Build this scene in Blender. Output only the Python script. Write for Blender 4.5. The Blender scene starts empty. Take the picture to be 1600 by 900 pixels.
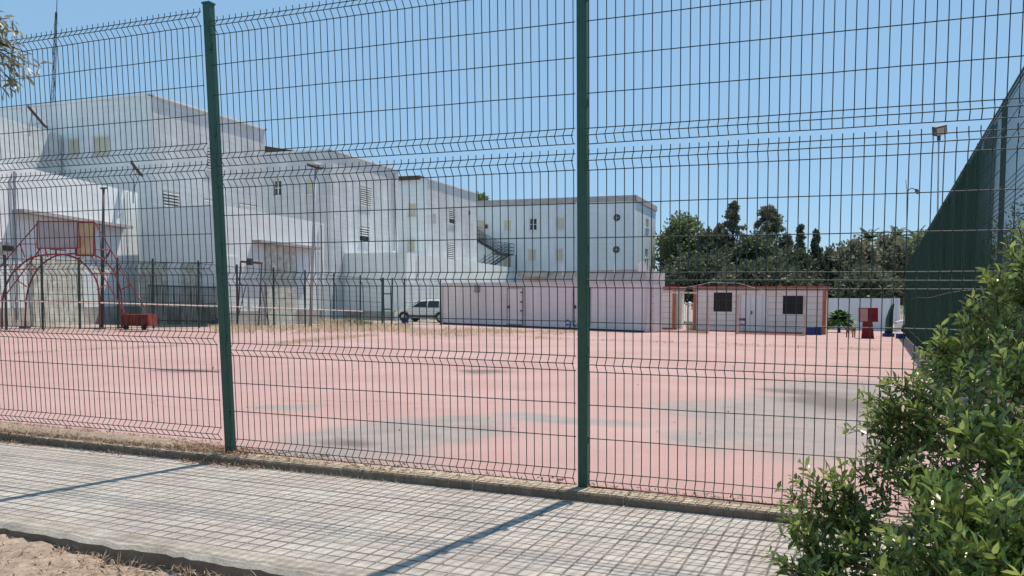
import bpy, math, random
from mathutils import Vector, Matrix
random.seed(7)
R = random.random
def ru(a, b): return a + (b - a) * random.random()

sc = bpy.context.scene
COL = sc.collection

# ------------------------------------------------------------------ camera
F = 1330.0
CAMZ = 1.147
PITCH, ROLL = 0.05, 0.007
PPY = 468.0 + F * math.tan(PITCH)
Fw = Vector((0, math.cos(PITCH), -math.sin(PITCH)))
U0 = Vector((0, math.sin(PITCH), math.cos(PITCH)))
X0 = Vector((1, 0, 0))
Rt = X0 * math.cos(ROLL) + U0 * math.sin(ROLL)
Up = U0 * math.cos(ROLL) - X0 * math.sin(ROLL)
CAM = Vector((0, 0, CAMZ))
cd = bpy.data.cameras.new("camera"); cam = bpy.data.objects.new("camera", cd); COL.objects.link(cam)
m3 = Matrix((Rt, Up, -Fw)).transposed()
cam.matrix_world = Matrix.Translation(CAM) @ m3.to_4x4()
cd.sensor_width = 36; cd.lens = 36 * F / 1600; cd.shift_y = (PPY - 450) / 1600
cd.clip_start = 0.05; cd.clip_end = 3000
sc.camera = cam

def ray(px, py):
    return Fw + Rt * ((px - 800) / F) + Up * (-(py - PPY) / F)
def pix(px, py, Y):
    """world point seen at a photo position, at world depth Y"""
    d = ray(px, py); return CAM + d * (Y / d.y)
GA, GB, GZ = 0.0157, 0.0085, -0.02
def gz(x, y):
    x = max(-45, min(60, x)); y = max(0, min(110, y))
    return GZ - GA * x - GB * (y - 5)
def gpt(px, py):
    d = ray(px, py); a = d.z + GA * d.x + GB * d.y
    t = (GZ + GB * 5 - CAMZ) / a
    return CAM + d * t
def on_g(px, Y):
    p = pix(px, 500, Y); return Vector((p.x, Y, gz(p.x, Y)))

# ------------------------------------------------------------------ materials
MATS = {}
def mat(name, col, rough=0.8, var=0.12, scale=6.0, bump=0.0, bscale=40.0, metal=0.0, col2=None, spec=0.3, streak=0, course=0.0):
    if name in MATS: return MATS[name]
    m = bpy.data.materials.new(name); m.use_nodes = True
    nt = m.node_tree; N = nt.nodes; L = nt.links
    b = N["Principled BSDF"]
    b.inputs["Roughness"].default_value = rough
    b.inputs["Metallic"].default_value = metal
    b.inputs["Specular IOR Level"].default_value = spec
    geo = N.new("ShaderNodeNewGeometry")
    src = geo.outputs["Position"]
    if streak:
        mp = N.new("ShaderNodeMapping"); mp.inputs["Scale"].default_value = (1, 1, 1.0 / streak)
        L.new(src, mp.inputs[0]); src2 = mp.outputs[0]
    else: src2 = src
    n = N.new("ShaderNodeTexNoise"); n.inputs["Scale"].default_value = scale; n.inputs["Detail"].default_value = 6
    n.inputs["Roughness"].default_value = 0.65
    L.new(src2, n.inputs["Vector"])
    r = N.new("ShaderNodeValToRGB")
    r.color_ramp.elements[0].position = 0.3; r.color_ramp.elements[1].position = 0.72
    c2 = col2 or tuple(c * (1 - var * 2) for c in col)
    c1 = tuple(min(1, c * (1 + var * 0.5)) for c in col)
    r.color_ramp.elements[0].color = (*c2, 1); r.color_ramp.elements[1].color = (*c1, 1)
    L.new(n.outputs["Fac"], r.inputs[0]); L.new(r.outputs[0], b.inputs["Base Color"])
    if course:                                     # faint block courses and patchy repaint showing through the render
        for sc3, amt in (((.35, .35, 5.5), course), ((.9, .9, .12), course * 1.1)):
            mp2 = N.new("ShaderNodeMapping"); mp2.inputs["Scale"].default_value = sc3; L.new(src, mp2.inputs[0])
            n3 = N.new("ShaderNodeTexNoise"); n3.inputs["Scale"].default_value = 1.0; n3.inputs["Detail"].default_value = 7; n3.inputs["Roughness"].default_value = .7
            L.new(mp2.outputs[0], n3.inputs["Vector"])
            mr3 = N.new("ShaderNodeMapRange"); mr3.inputs[1].default_value = .35; mr3.inputs[2].default_value = .65; mr3.inputs[3].default_value = 1 - amt; mr3.inputs[4].default_value = 1
            L.new(n3.outputs["Fac"], mr3.inputs[0])
            vm3 = N.new("ShaderNodeVectorMath"); vm3.operation = 'SCALE'
            prevs = b.inputs["Base Color"].links[0].from_socket
            L.new(prevs, vm3.inputs[0]); L.new(mr3.outputs[0], vm3.inputs[3]); L.new(vm3.outputs[0], b.inputs["Base Color"])
    if bump:
        n2 = N.new("ShaderNodeTexNoise"); n2.inputs["Scale"].default_value = bscale; n2.inputs["Detail"].default_value = 4
        L.new(src, n2.inputs["Vector"])
        bp = N.new("ShaderNodeBump"); bp.inputs["Strength"].default_value = bump; bp.inputs["Distance"].default_value = 0.02
        L.new(n2.outputs["Fac"], bp.inputs["Height"]); L.new(bp.outputs[0], b.inputs["Normal"])
    MATS[name] = m
    return m

M_green = mat("green_paint", (0.010, 0.078, 0.050), 0.42, 0.15, 25, spec=0.5)
M_wire = mat("green_wire", (0.012, 0.038, 0.034), 0.5, 0.1, 30, spec=0.4)
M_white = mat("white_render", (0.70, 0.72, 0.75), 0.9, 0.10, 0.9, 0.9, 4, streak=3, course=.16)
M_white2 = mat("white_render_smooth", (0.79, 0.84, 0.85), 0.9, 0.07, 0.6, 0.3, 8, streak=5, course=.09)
M_white3 = mat("wing_render", (0.71, 0.79, 0.83), 0.9, 0.06, 0.5, 0.3, 8, streak=4, course=.08)
M_coping = mat("coping_grey", (0.44, 0.41, 0.41), 0.9, 0.15, 2, 0.3, 10)
M_plinth = mat("plinth_grey", (0.46, 0.43, 0.40), 0.9, 0.25, 1.2, 0.5, 8)
M_stone = mat("rough_stone", (0.70, 0.70, 0.64), 0.95, 0.1, 3.2, 0.6, 5, col2=(0.30, 0.29, 0.25))
M_frame = mat("frame_white", (0.72, 0.72, 0.70), 0.6, 0.05, 4)
M_shutter = mat("beige_shutter", (0.62, 0.58, 0.45), 0.7, 0.08, 6)
M_glass = mat("dark_glass", (0.02, 0.025, 0.03), 0.08, 0.1, 3, spec=0.7)
M_cglass = mat("cabin_glass", (0.012, 0.013, 0.016), 0.25, 0.1, 3, spec=0.25)
M_dark = mat("dark_void", (0.015, 0.015, 0.016), 0.9, 0.1, 3)
M_brown = mat("brown_eave", (0.13, 0.07, 0.05), 0.85, 0.25, 2)
M_red = mat("red_paint", (0.27, 0.036, 0.04), 0.55, 0.2, 6)
M_redbox = mat("rusty_red_paint", (0.24, 0.042, 0.03), 0.7, 0.3, 4)
M_boardw = mat("board_wood", (0.62, 0.45, 0.28), 0.7, 0.15, 2.5)
M_boardg = mat("board_grey", (0.40, 0.35, 0.35), 0.7, 0.12, 2.5)
M_metal = mat("galvanised", (0.40, 0.41, 0.43), 0.45, 0.15, 6, metal=0.3)
M_dmetal = mat("dark_metal", (0.06, 0.06, 0.065), 0.5, 0.15, 6)
M_rust = mat("rusted_steel", (0.22, 0.12, 0.08), 0.8, 0.3, 5)
M_cont = mat("container_pink", (0.88, 0.77, 0.75), 0.75, 0.06, 0.7, 0.1, 6, streak=5, course=.10)
M_conttrim = mat("container_trim", (0.66, 0.58, 0.58), 0.7, 0.08, 2)
M_line = mat("door_outline", (0.05, 0.045, 0.06), 0.7, 0.1, 2)
M_house = mat("cabin_cream", (0.86, 0.79, 0.72), 0.75, 0.08, 1.5, streak=4, course=.10)
M_orange = mat("orange_trim", (0.48, 0.15, 0.07), 0.7, 0.15, 3)
M_redtrim = mat("red_fascia", (0.46, 0.13, 0.11), 0.7, 0.2, 3)
M_blue = mat("blue_plastic", (0.018, 0.05, 0.20), 0.6, 0.15, 8)
M_car = mat("car_paint", (0.72, 0.75, 0.74), 0.28, 0.03, 3, metal=0.0, spec=0.6)
M_tyre = mat("tyre_rubber", (0.015, 0.015, 0.016), 0.85, 0.1, 6)
M_rim = mat("alloy_rim", (0.45, 0.46, 0.47), 0.35, 0.05, 6, metal=0.6)
M_goal = mat("goal_paint", (0.50, 0.24, 0.19), 0.7, 0.1, 2.2, col2=(0.62, 0.52, 0.46))
M_goalw = mat("goal_white", (0.80, 0.64, 0.57), 0.7, 0.1, 2.2)
M_redpad = mat("red_panel", (0.30, 0.025, 0.03), 0.6, 0.2, 3)
M_pinkpad = mat("pink_panel", (0.62, 0.36, 0.36), 0.6, 0.1, 3)
M_lampw = mat("lamp_glass", (0.34, 0.30, 0.27), 0.2, 0.05, 3, spec=0.6)
M_bark = mat("bark", (0.11, 0.085, 0.06), 0.95, 0.3, 8, 0.6, 20)
M_earth = mat("dry_earth", (0.36, 0.28, 0.22), 0.95, 0.2, 16, 0.5, 45, col2=(0.17, 0.125, 0.095))
M_ground = mat("outer_ground", (0.38, 0.32, 0.27), 0.95, 0.12, 1.2, 0.5, 12)
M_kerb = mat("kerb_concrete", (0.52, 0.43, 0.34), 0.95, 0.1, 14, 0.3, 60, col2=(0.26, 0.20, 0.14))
M_kface = mat("dirt_and_shade_face", (0.21, 0.16, 0.115), 0.95, 0.2, 12, 0.3, 60)  # dirt on the pavement lip; on the kerb front, shade put into the colour
M_kerb2 = mat("pavement_edge", (0.46, 0.41, 0.35), 0.95, 0.1, 5, 0.3, 60, col2=(0.24, 0.205, 0.17))
M_straw = mat("dry_straw", (0.76, 0.65, 0.50), 0.9, 0.2, 12, col2=(0.46, 0.35, 0.25))
M_litter = mat("litter_brown", (0.38, 0.24, 0.16), 0.9, 0.2, 30, col2=(0.12, 0.065, 0.04))
M_redleaf = mat("red_leaf", (0.30, 0.06, 0.03), 0.8, 0.3, 40)
M_wwall = mat("white_wall", (0.62, 0.66, 0.70), 0.9, 0.06, 1, streak=3)
M_cream = mat("water_tank", (0.72, 0.70, 0.66), 0.7, 0.06, 2)

def leaf_mat(name, c1, c2, rough=0.45, scale=3.0, trans=0.25, spec=0.4):
    m = bpy.data.materials.new(name); m.use_nodes = True
    nt = m.node_tree; N = nt.nodes; L = nt.links
    b = N["Principled BSDF"]; b.inputs["Roughness"].default_value = rough
    b.inputs["Specular IOR Level"].default_value = spec
    g = N.new("ShaderNodeNewGeometry")
    r = N.new("ShaderNodeValToRGB")
    r.color_ramp.elements[0].color = (*c1, 1); r.color_ramp.elements[1].color = (*c2, 1)
    n = N.new("ShaderNodeTexNoise"); n.inputs["Scale"].default_value = scale
    L.new(g.outputs["Position"], n.inputs["Vector"])
    mx = N.new("ShaderNodeMath"); mx.operation = 'ADD'
    mu = N.new("ShaderNodeMath"); mu.operation = 'MULTIPLY'; mu.inputs[1].default_value = 0.55
    L.new(g.outputs["Random Per Island"], mu.inputs[0])
    L.new(mu.outputs[0], mx.inputs[0])
    mu2 = N.new("ShaderNodeMath"); mu2.operation = 'MULTIPLY'; mu2.inputs[1].default_value = 0.5
    L.new(n.outputs["Fac"], mu2.inputs[0]); L.new(mu2.outputs[0], mx.inputs[1])
    L.new(mx.outputs[0], r.inputs[0])
    L.new(r.outputs[0], b.inputs["Base Color"])
    out = N["Material Output"]
    tr = N.new("ShaderNodeBsdfTranslucent"); L.new(r.outputs[0], tr.inputs[0])
    ms = N.new("ShaderNodeMixShader"); ms.inputs[0].default_value = trans
    L.new(b.outputs[0], ms.inputs[1]); L.new(tr.outputs[0], ms.inputs[2]); L.new(ms.outputs[0], out.inputs[0])
    return m
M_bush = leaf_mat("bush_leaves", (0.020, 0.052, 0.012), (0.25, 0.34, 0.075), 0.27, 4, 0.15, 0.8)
M_bushy = leaf_mat("bush_lit_young_leaves", (0.13, 0.22, 0.035), (0.48, 0.56, 0.16), 0.3, 5, 0.3, 0.8)  # fresh tip leaves, paler to imitate sun on the outer crown
M_olive = leaf_mat("olive_leaves", (0.10, 0.11, 0.06), (0.42, 0.40, 0.28), 0.45, 8, 0.2)
M_tree1 = leaf_mat("broadleaf_crown", (0.05, 0.08, 0.03), (0.27, 0.31, 0.14), 0.6, 0.5, 0.3)
M_tree2 = leaf_mat("conifer_crown", (0.04, 0.058, 0.036), (0.17, 0.19, 0.11), 0.7, 0.5, 0.2)
M_tree3 = leaf_mat("greyish_crown", (0.07, 0.08, 0.05), (0.34, 0.33, 0.22), 0.7, 0.4, 0.25)
M_palm = leaf_mat("palm_fronds", (0.05, 0.08, 0.025), (0.20, 0.25, 0.09), 0.5, 1, 0.2)
M_straw = leaf_mat("dry_straw_blades", (0.36, 0.26, 0.18), (0.78, 0.66, 0.50), 0.8, 6, 0.45, 0.1)
M_fern = leaf_mat("low_palm_fronds", (0.05, 0.12, 0.03), (0.2, 0.40, 0.09), 0.5, 1, 0.2)

# ------------------------------------------------------------------ mesh helpers
class MB:
    def __init__(s): s.v = []; s.f = []
    def add(s, vs, fs):
        o = len(s.v); s.v += [Vector(v) for v in vs]; s.f += [tuple(i + o for i in f) for f in fs]; return s
    def box(s, c, size, ax=None, ay=None, az=None):
        ax = (Vector(ax) if ax else Vector((1, 0, 0))).normalized()
        az = (Vector(az) if az else Vector((0, 0, 1))).normalized()
        ay = (Vector(ay) if ay else az.cross(ax)).normalized()
        c = Vector(c); hx, hy, hz = [k / 2 for k in size]
        vs = [c + ax * (i * hx) + ay * (j * hy) + az * (k * hz) for i in (-1, 1) for j in (-1, 1) for k in (-1, 1)]
        return s.add(vs, [(0, 1, 3, 2), (4, 6, 7, 5), (0, 4, 5, 1), (2, 3, 7, 6), (0, 2, 6, 4), (1, 5, 7, 3)])
    def tube(s, pts, r, n=6, r1=None, cap=True):
        pts = [Vector(p) for p in pts]; m = len(pts); o = len(s.v); prev = None
        for i, p in enumerate(pts):
            d = (pts[min(i + 1, m - 1)] - pts[max(i - 1, 0)]).normalized()
            if prev is None:
                a = d.cross(Vector((0, 0, 1)))
                if a.length < 1e-3: a = d.cross(Vector((1, 0, 0)))
                a.normalize()
            else:
                a = (prev - d * prev.dot(d)).normalized()
            prev = a; b = d.cross(a)
            rr = r if r1 is None else r + (r1 - r) * i / (m - 1)
            for k in range(n):
                t = 2 * math.pi * (k + .5) / n
                s.v.append(p + a * (math.cos(t) * rr) + b * (math.sin(t) * rr))
        for i in range(m - 1):
            for k in range(n):
                k2 = (k + 1) % n
                s.f.append((o + i * n + k, o + i * n + k2, o + (i + 1) * n + k2, o + (i + 1) * n + k))
        if cap:
            s.f.append(tuple(o + k for k in range(n - 1, -1, -1)))
            s.f.append(tuple(o + (m - 1) * n + k for k in range(n)))
        return s
    def prism(s, poly, d):
        d = Vector(d); n = len(poly); vs = [Vector(p) for p in poly] + [Vector(p) + d for p in poly]
        fs = [tuple(range(n - 1, -1, -1)), tuple(range(n, 2 * n))]
        for i in range(n): j = (i + 1) % n; fs.append((i, j, n + j, n + i))
        return s.add(vs, fs)
    def quad(s, a, b, c, d): return s.add([a, b, c, d], [(0, 1, 2, 3)])
    def disc(s, c, nrm, r, th, n=16):
        nrm = Vector(nrm).normalized(); c = Vector(c)
        return s.tube([c - nrm * th / 2, c + nrm * th / 2], r, n)
    def build(s, name, m, parent=None, smooth=False):
        org = Vector((0, 0, 0))
        if parent is not None:
            p = parent
            while p is not None: org = org + p.location; p = p.parent
        me = bpy.data.meshes.new(name)
        if parent is None:
            xs = [v.x for v in s.v]; ys = [v.y for v in s.v]; zs = [v.z for v in s.v]
            org = Vector(((min(xs) + max(xs)) / 2, (min(ys) + max(ys)) / 2, min(zs)))
        me.from_pydata([v - org for v in s.v], [], s.f); me.materials.append(m)
        if smooth: me.polygons.foreach_set("use_smooth", [True] * len(me.polygons))
        me.update()
        o = bpy.data.objects.new(name, me); COL.objects.link(o)
        if parent is None: o.location = org
        else: o.parent = parent
        return o

def tag(o, label=None, cat=None, group=None, kind=None):
    if label: o["label"] = label
    if cat: o["category"] = cat
    if group: o["group"] = group
    if kind: o["kind"] = kind
    return o
def thing(name, loc, label, cat, group=None):
    o = bpy.data.objects.new(name, None); COL.objects.link(o); o.location = Vector(loc)
    o.empty_display_size = 0.2
    return tag(o, label, cat, group)
def lerp(a, b, t): return a + (b - a) * t

# ------------------------------------------------------------------ frame directions
DF = Vector((0.924, -0.382, 0)).normalized()      # along the street fence, to the right
NF = Vector((0.382, 0.924, 0)).normalized()       # across it, away from the camera
P2 = Vector((0.449, 5.19, 0)); BAY = 2.77
RISE = -0.0032
U = Vector((0.35, 0.937, 0)).normalized()
V = Vector((0.937, -0.35, 0)).normalized()
Z = Vector((0, 0, 1))
ndF = P2.dot(NF)
def st(s, n, z=0): # s along fence from post 2, n distance behind the fence plane
    return P2 + DF * s + NF * n + Z * (z + RISE * s)

# ------------------------------------------------------------------ ground, court, pavement
def sheet(xs, ys, zf):
    mb = MB(); nx = len(xs)
    for y in ys:
        for x in xs: mb.v.append(Vector((x, y, zf(x, y))))
    for j in range(len(ys) - 1):
        for i in range(nx - 1):
            a = j * nx + i; mb.f.append((a, a + 1, a + nx + 1, a + nx))
    return mb
xs = [-900, -300, -120, -60, -45] + list(range(-40, 60, 5)) + [60, 90, 150, 400, 900]
ys = [-60, -20, -5, 0, 5, 10, 20, 40, 60, 80, 100, 110, 150, 300, 900]
def zbig(x, y):
    nd = Vector((x, y, 0)).dot(NF)
    return gz(x, y) - 0.01 if nd > ndF + 0.5 else gz(x, y) - 0.35
tag(sheet(xs, ys, zbig).build("ground", M_ground), kind="structure")

def court_mat():
    m = bpy.data.materials.new("court_paint"); m.use_nodes = True
    nt = m.node_tree; N = nt.nodes; L = nt.links; b = N["Principled BSDF"]
    b.inputs["Roughness"].default_value = 0.85; b.inputs["Specular IOR Level"].default_value = 0.25
    g = N.new("ShaderNodeNewGeometry"); pos = g.outputs["Position"]
    def noise(sc_, det=5, ro=0.6, dist=0, vec=pos):
        n = N.new("ShaderNodeTexNoise"); n.inputs["Scale"].default_value = sc_; n.inputs["Detail"].default_value = det
        n.inputs["Roughness"].default_value = ro; n.inputs["Distortion"].default_value = dist
        L.new(vec, n.inputs["Vector"]); return n.outputs["Fac"]
    def math_(op, a, b_=None, c=None):
        n = N.new("ShaderNodeMath"); n.operation = op
        for i, q in enumerate((a, b_, c)):
            if q is None: continue
            if isinstance(q, (int, float)): n.inputs[i].default_value = q
            else: L.new(q, n.inputs[i])
        return n.outputs[0]
    def ramp(f, p0, p1):
        n = N.new("ShaderNodeMapRange"); n.inputs[1].default_value = p0; n.inputs[2].default_value = p1
        n.interpolation_type = 'SMOOTHSTEP'; L.new(f, n.inputs[0]); return n.outputs[0]
    def mix(f, a, b_):
        n = N.new("ShaderNodeMix"); n.data_type = 'RGBA'
        if isinstance(f, float): n.inputs[0].default_value = f
        else: L.new(f, n.inputs[0])
        for i, q in ((6, a), (7, b_)):
            if isinstance(q, tuple): n.inputs[i].default_value = (*q, 1)
            else: L.new(q, n.inputs[i])
        return n.outputs[2]
    # distorted position for stain masks
    nz = N.new("ShaderNodeTexNoise"); nz.inputs["Scale"].default_value = 0.55; nz.inputs["Detail"].default_value = 7
    L.new(pos, nz.inputs["Vector"])
    vs = N.new("ShaderNodeVectorMath"); vs.operation = 'SUBTRACT'; vs.inputs[1].default_value = (.5, .5, .5); L.new(nz.outputs["Color"], vs.inputs[0])
    vm = N.new("ShaderNodeVectorMath"); vm.operation = 'SCALE'; vm.inputs[3].default_value = 2.2; L.new(vs.outputs[0], vm.inputs[0])
    va = N.new("ShaderNodeVectorMath"); va.operation = 'ADD'; L.new(pos, va.inputs[0]); L.new(vm.outputs[0], va.inputs[1])
    dpos = va.outputs[0]
    def ell(px, py, wpx, hpx, soft=0.5):
        c = gpt(px, py); a = gpt(px + wpx, py); t = gpt(px, py - hpx); bo = gpt(px, py + hpx)
        rx = (a - c).length; ry = (t - bo).length / 2; c = (t + bo) / 2
        s1 = N.new("ShaderNodeVectorMath"); s1.operation = 'SUBTRACT'; s1.inputs[1].default_value = (c.x, c.y, c.z); L.new(dpos, s1.inputs[0])
        ang = math.atan2(t.x - bo.x, t.y - bo.y)
        ro = N.new("ShaderNodeVectorRotate"); ro.rotation_type = 'Z_AXIS'; ro.inputs["Angle"].default_value = ang; L.new(s1.outputs[0], ro.inputs[0])
        s2 = N.new("ShaderNodeVectorMath"); s2.operation = 'MULTIPLY'; s2.inputs[1].default_value = (1 / rx, 1 / ry, 0); L.new(ro.outputs[0], s2.inputs[0])
        l = N.new("ShaderNodeVectorMath"); l.operation = 'LENGTH'; L.new(s2.outputs[0], l.inputs[0])
        n = N.new("ShaderNodeMapRange"); n.inputs[1].default_value = 1 + soft; n.inputs[2].default_value = 1 - soft; n.interpolation_type = 'SMOOTHSTEP'
        L.new(l.outputs[1], n.inputs[0]); return n.outputs[0]
    pink = mix(ramp(noise(0.35), .35, .7), (0.360, 0.222, 0.208), (0.410, 0.270, 0.256))
    pink = mix(math_('MULTIPLY', ramp(noise(30, 3), .5, .75), .25), pink, (0.50, 0.40, 0.37))
    pink = mix(math_('MULTIPLY', ramp(noise(1.3, 8, .75), .56, .70), .45), pink, (0.37, 0.27, 0.25))
    grey = mix(noise(2.5, 8, .75), (0.135, 0.122, 0.117), (0.36, 0.325, 0.312))
    msk = None
    for e in [(620, 684, 150, 30, .35), (500, 700, 70, 14, .5), (740, 660, 60, 9, .5), (1240, 665, 165, 48, .3), (1080, 690, 60, 18, .5),
              (1330, 610, 100, 16, .5), (1170, 640, 90, 14, .6), (890, 655, 120, 7, .6), (450, 632, 60, 4, .6)]:
        q = ell(*e); msk = q if msk is None else math_('MAXIMUM', msk, q)
    wear = math_('MULTIPLY', msk, ramp(noise(1.9, 9, .85), .24, .50))
    wear = math_('MAXIMUM', wear, math_('MULTIPLY', ramp(noise(.22, 6, .7), .60, .70), .5))
    colr = mix(math_('MULTIPLY', wear, .95), pink, grey)
    dk = None
    for e in [(1300, 627, 62, 13, .6), (308, 579, 40, 3.5, .5), (742, 581, 45, 3, .5), (1250, 612, 40, 4, .6), (560, 690, 40, 6, .7)]:
        q = ell(*e); dk = q if dk is None else math_('MAXIMUM', dk, q)
    colr = mix(math_('MULTIPLY', dk, .75), colr, (0.085, 0.08, 0.075))
    # fine cracks
    vo = N.new("ShaderNodeTexVoronoi"); vo.feature = 'DISTANCE_TO_EDGE'; vo.inputs["Scale"].default_value = 0.17; L.new(dpos, vo.inputs["Vector"])
    crack = math_('MULTIPLY', ramp(vo.outputs["Distance"], .006, .0), ramp(noise(.4), .45, .6))
    colr = mix(math_('MULTIPLY', crack, .5), colr, (0.20, 0.14, 0.13))
    # pale dusty far edge of the slab
    L.new(colr, b.inputs["Base Color"])
    bp = N.new("ShaderNodeBump"); bp.inputs["Strength"].default_value = .25; bp.inputs["Distance"].default_value = .01
    L.new(noise(60, 4), bp.inputs["Height"]); L.new(bp.outputs[0], b.inputs["Normal"])
    return m
M_court = court_mat()
cpts = [st(-14, 0.02), st(2.9, 0.02), st(3.3, 6), st(3.6, 60), Vector((20, 62, 0)), Vector((-2, 52, 0)), Vector((-6.5, 42, 0)), Vector((-11.5, 33.8, 0)), Vector((-19, 28, 0)), Vector((-26, 24, 0))]
mb = MB(); mb.add([Vector((p.x, p.y, gz(p.x, p.y))) for p in cpts], [tuple(range(len(cpts)))])
tag(mb.build("court", M_court), kind="structure")
# pale concrete strip past the court, where the grass grows
mb = MB(); q = [(-11.5, 33.7), (-6.5, 41.8), (-2, 51.6), (-4, 60), (-16, 48), (-24, 30)]
mb.add([Vector((a, b, gz(a, b) - 0.004)) for a, b in q], [tuple(range(6))])
tag(mb.build("dry_verge", M_ground), kind="structure")

def pave_mat():
    m = bpy.data.materials.new("pavement_tiles"); m.use_nodes = True
    nt = m.node_tree; N = nt.nodes; L = nt.links; b = N["Principled BSDF"]
    b.inputs["Roughness"].default_value = 0.88; b.inputs["Specular IOR Level"].default_value = 0.2
    g = N.new("ShaderNodeNewGeometry"); pos = g.outputs["Position"]
    def M(op, a, b_=None, c=None):
        n = N.new("ShaderNodeMath"); n.operation = op
        for i, q in enumerate((a, b_, c)):
            if q is None: continue
            if isinstance(q, (int, float)): n.inputs[i].default_value = q
            else: L.new(q, n.inputs[i])
        return n.outputs[0]
    def noise(s_, det=5, ro=.6):
        n = N.new("ShaderNodeTexNoise"); n.inputs["Scale"].default_value = s_; n.inputs["Detail"].default_value = det
        n.inputs["Roughness"].default_value = ro; L.new(pos, n.inputs["Vector"]); return n.outputs["Fac"]
    def dot(v):
        n = N.new("ShaderNodeVectorMath"); n.operation = 'DOT_PRODUCT'; n.inputs[1].default_value = tuple(v); L.new(pos, n.inputs[0]); return n.outputs["Value"]
    def mr(f, a, b_, c=0., d=1.):
        n = N.new("ShaderNodeMapRange"); n.inputs[1].default_value = a; n.inputs[2].default_value = b_
        n.inputs[3].default_value = c; n.inputs[4].default_value = d; n.interpolation_type = 'SMOOTHSTEP'; L.new(f, n.inputs[0]); return n.outputs[0]
    def mix(f, a, b_):
        n = N.new("ShaderNodeMix"); n.data_type = 'RGBA'; L.new(f, n.inputs[0])
        for i, q in ((6, a), (7, b_)):
            if isinstance(q, tuple): n.inputs[i].default_value = (*q, 1)
            else: L.new(q, n.inputs[i])
        return n.outputs[2]
    wob = M('MULTIPLY', M('SUBTRACT', noise(7), .5), .008)
    def groove(axis, cell, w0, w1, off=0.):
        a = M('DIVIDE', M('ADD', M('ADD', dot(axis), off), wob), cell)
        fr = M('ABSOLUTE', M('SUBTRACT', M('FRACT', a), .5))
        return mr(fr, .5 - w1, .5 - w0), M('FLOOR', a)
    C = 0.092
    gx, ix = groove(DF, C, .02, .085); gy, iy = groove(NF, C, .03, .12, .012)
    tx, jx = groove(DF, C * 4, .003, .014); ty, jy = groove(NF, C * 4, .003, .014, .012)
    gr = M('MAXIMUM', gx, gy); tj = M('MAXIMUM', tx, ty)
    gr = M('MULTIPLY', gr, mr(noise(3.1), .25, .6, .55, 1.))
    cv = N.new("ShaderNodeCombineXYZ"); L.new(jx, cv.inputs[0]); L.new(jy, cv.inputs[1])
    wn = N.new("ShaderNodeTexWhiteNoise"); L.new(cv.outputs[0], wn.inputs[0])
    cv2 = N.new("ShaderNodeCombineXYZ"); L.new(ix, cv2.inputs[0]); L.new(iy, cv2.inputs[1])
    wn2 = N.new("ShaderNodeTexWhiteNoise"); L.new(cv2.outputs[0], wn2.inputs[0])
    base = mix(mr(noise(2.2, 7, .7), .3, .7), (0.34, 0.305, 0.27), (0.49, 0.45, 0.405))
    base = mix(M('MULTIPLY', wn.outputs[0], .40), base, (0.42, 0.35, 0.32))
    base = mix(M('MULTIPLY', wn2.outputs[0], .26), base, (0.26, 0.245, 0.23))
    base = mix(M('MULTIPLY', mr(noise(90, 3), .5, .8), .45), base, (0.30, 0.29, 0.28))
    base = mix(M('MULTIPLY', mr(noise(.9, 6, .7), .55, .72), .5), base, (0.24, 0.205, 0.175))
    colr = mix(M('MULTIPLY', gr, .92), base, (0.13, 0.115, 0.10))
    colr = mix(M('MULTIPLY', tj, .22), colr, (0.12, 0.105, 0.095))
    L.new(colr, b.inputs["Base Color"])
    h = M('SUBTRACT', M('MULTIPLY', noise(120, 3), .25), M('MAXIMUM', gr, tj))
    bp = N.new("ShaderNodeBump"); bp.inputs["Strength"].default_value = .8; bp.inputs["Distance"].default_value = .006
    L.new(h, bp.inputs["Height"]); L.new(bp.outputs[0], b.inputs["Normal"])
    return m
M_pave = pave_mat()
SWZ = -0.055
mb = MB(); mb.prism([st(-14, -1.78, SWZ - .3), st(8, -1.78, SWZ - .3), st(8, -.155, SWZ - .3), st(-14, -.155, SWZ - .3)], (0, 0, .3))
tag(mb.build("pavement", M_pave), kind="structure")
# worn concrete lip on the near side
random.seed(3)
mb = MB(); lipf = MB(); o = 0; n = 240; prof = []
for i in range(n + 1):
    s = -8 + 12 * i / n
    w = .010 * (math.sin(s * 1.3) + math.sin(s * 4.7 + 1)) * .5 + (ru(-.03, -.01) if R() < .06 else ru(-.005, .005)); dz = ru(-.006, .004)
    prof.append([st(s, -1.78, SWZ + .002), st(s, -1.90 + w, SWZ - .002 + dz), st(s, -1.925 + w, SWZ - .02 + dz), st(s, -1.93 + w * 2, SWZ - .20)])
for i, p in enumerate(prof):
    mb.v += p
    if i:
        for k in range(3):
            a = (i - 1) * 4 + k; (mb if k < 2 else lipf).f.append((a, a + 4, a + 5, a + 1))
tag(mb.build("pavement_edge", M_kerb2), kind="structure")
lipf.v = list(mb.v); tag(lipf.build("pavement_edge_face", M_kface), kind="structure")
# near earth
random.seed(5)
xs2 = [-8 + .07 * i for i in range(215)]; ns2 = [-5.2, -4.4] + [-3.8 + .06 * i for i in range(33)]
mb = MB()
for nn in ns2:
    for s in xs2:
        mb.v.append(st(s, nn, SWZ - .075 + ru(-.012, .014) + .02 * math.sin(s * 3.1 + nn * 5)))
w = len(xs2)
for j in range(len(ns2) - 1):
    for i in range(w - 1):
        a = j * w + i; mb.f.append((a, a + 1, a + w + 1, a + w))
tag(mb.build("earth_strip", M_earth, smooth=True), kind="structure")

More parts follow.
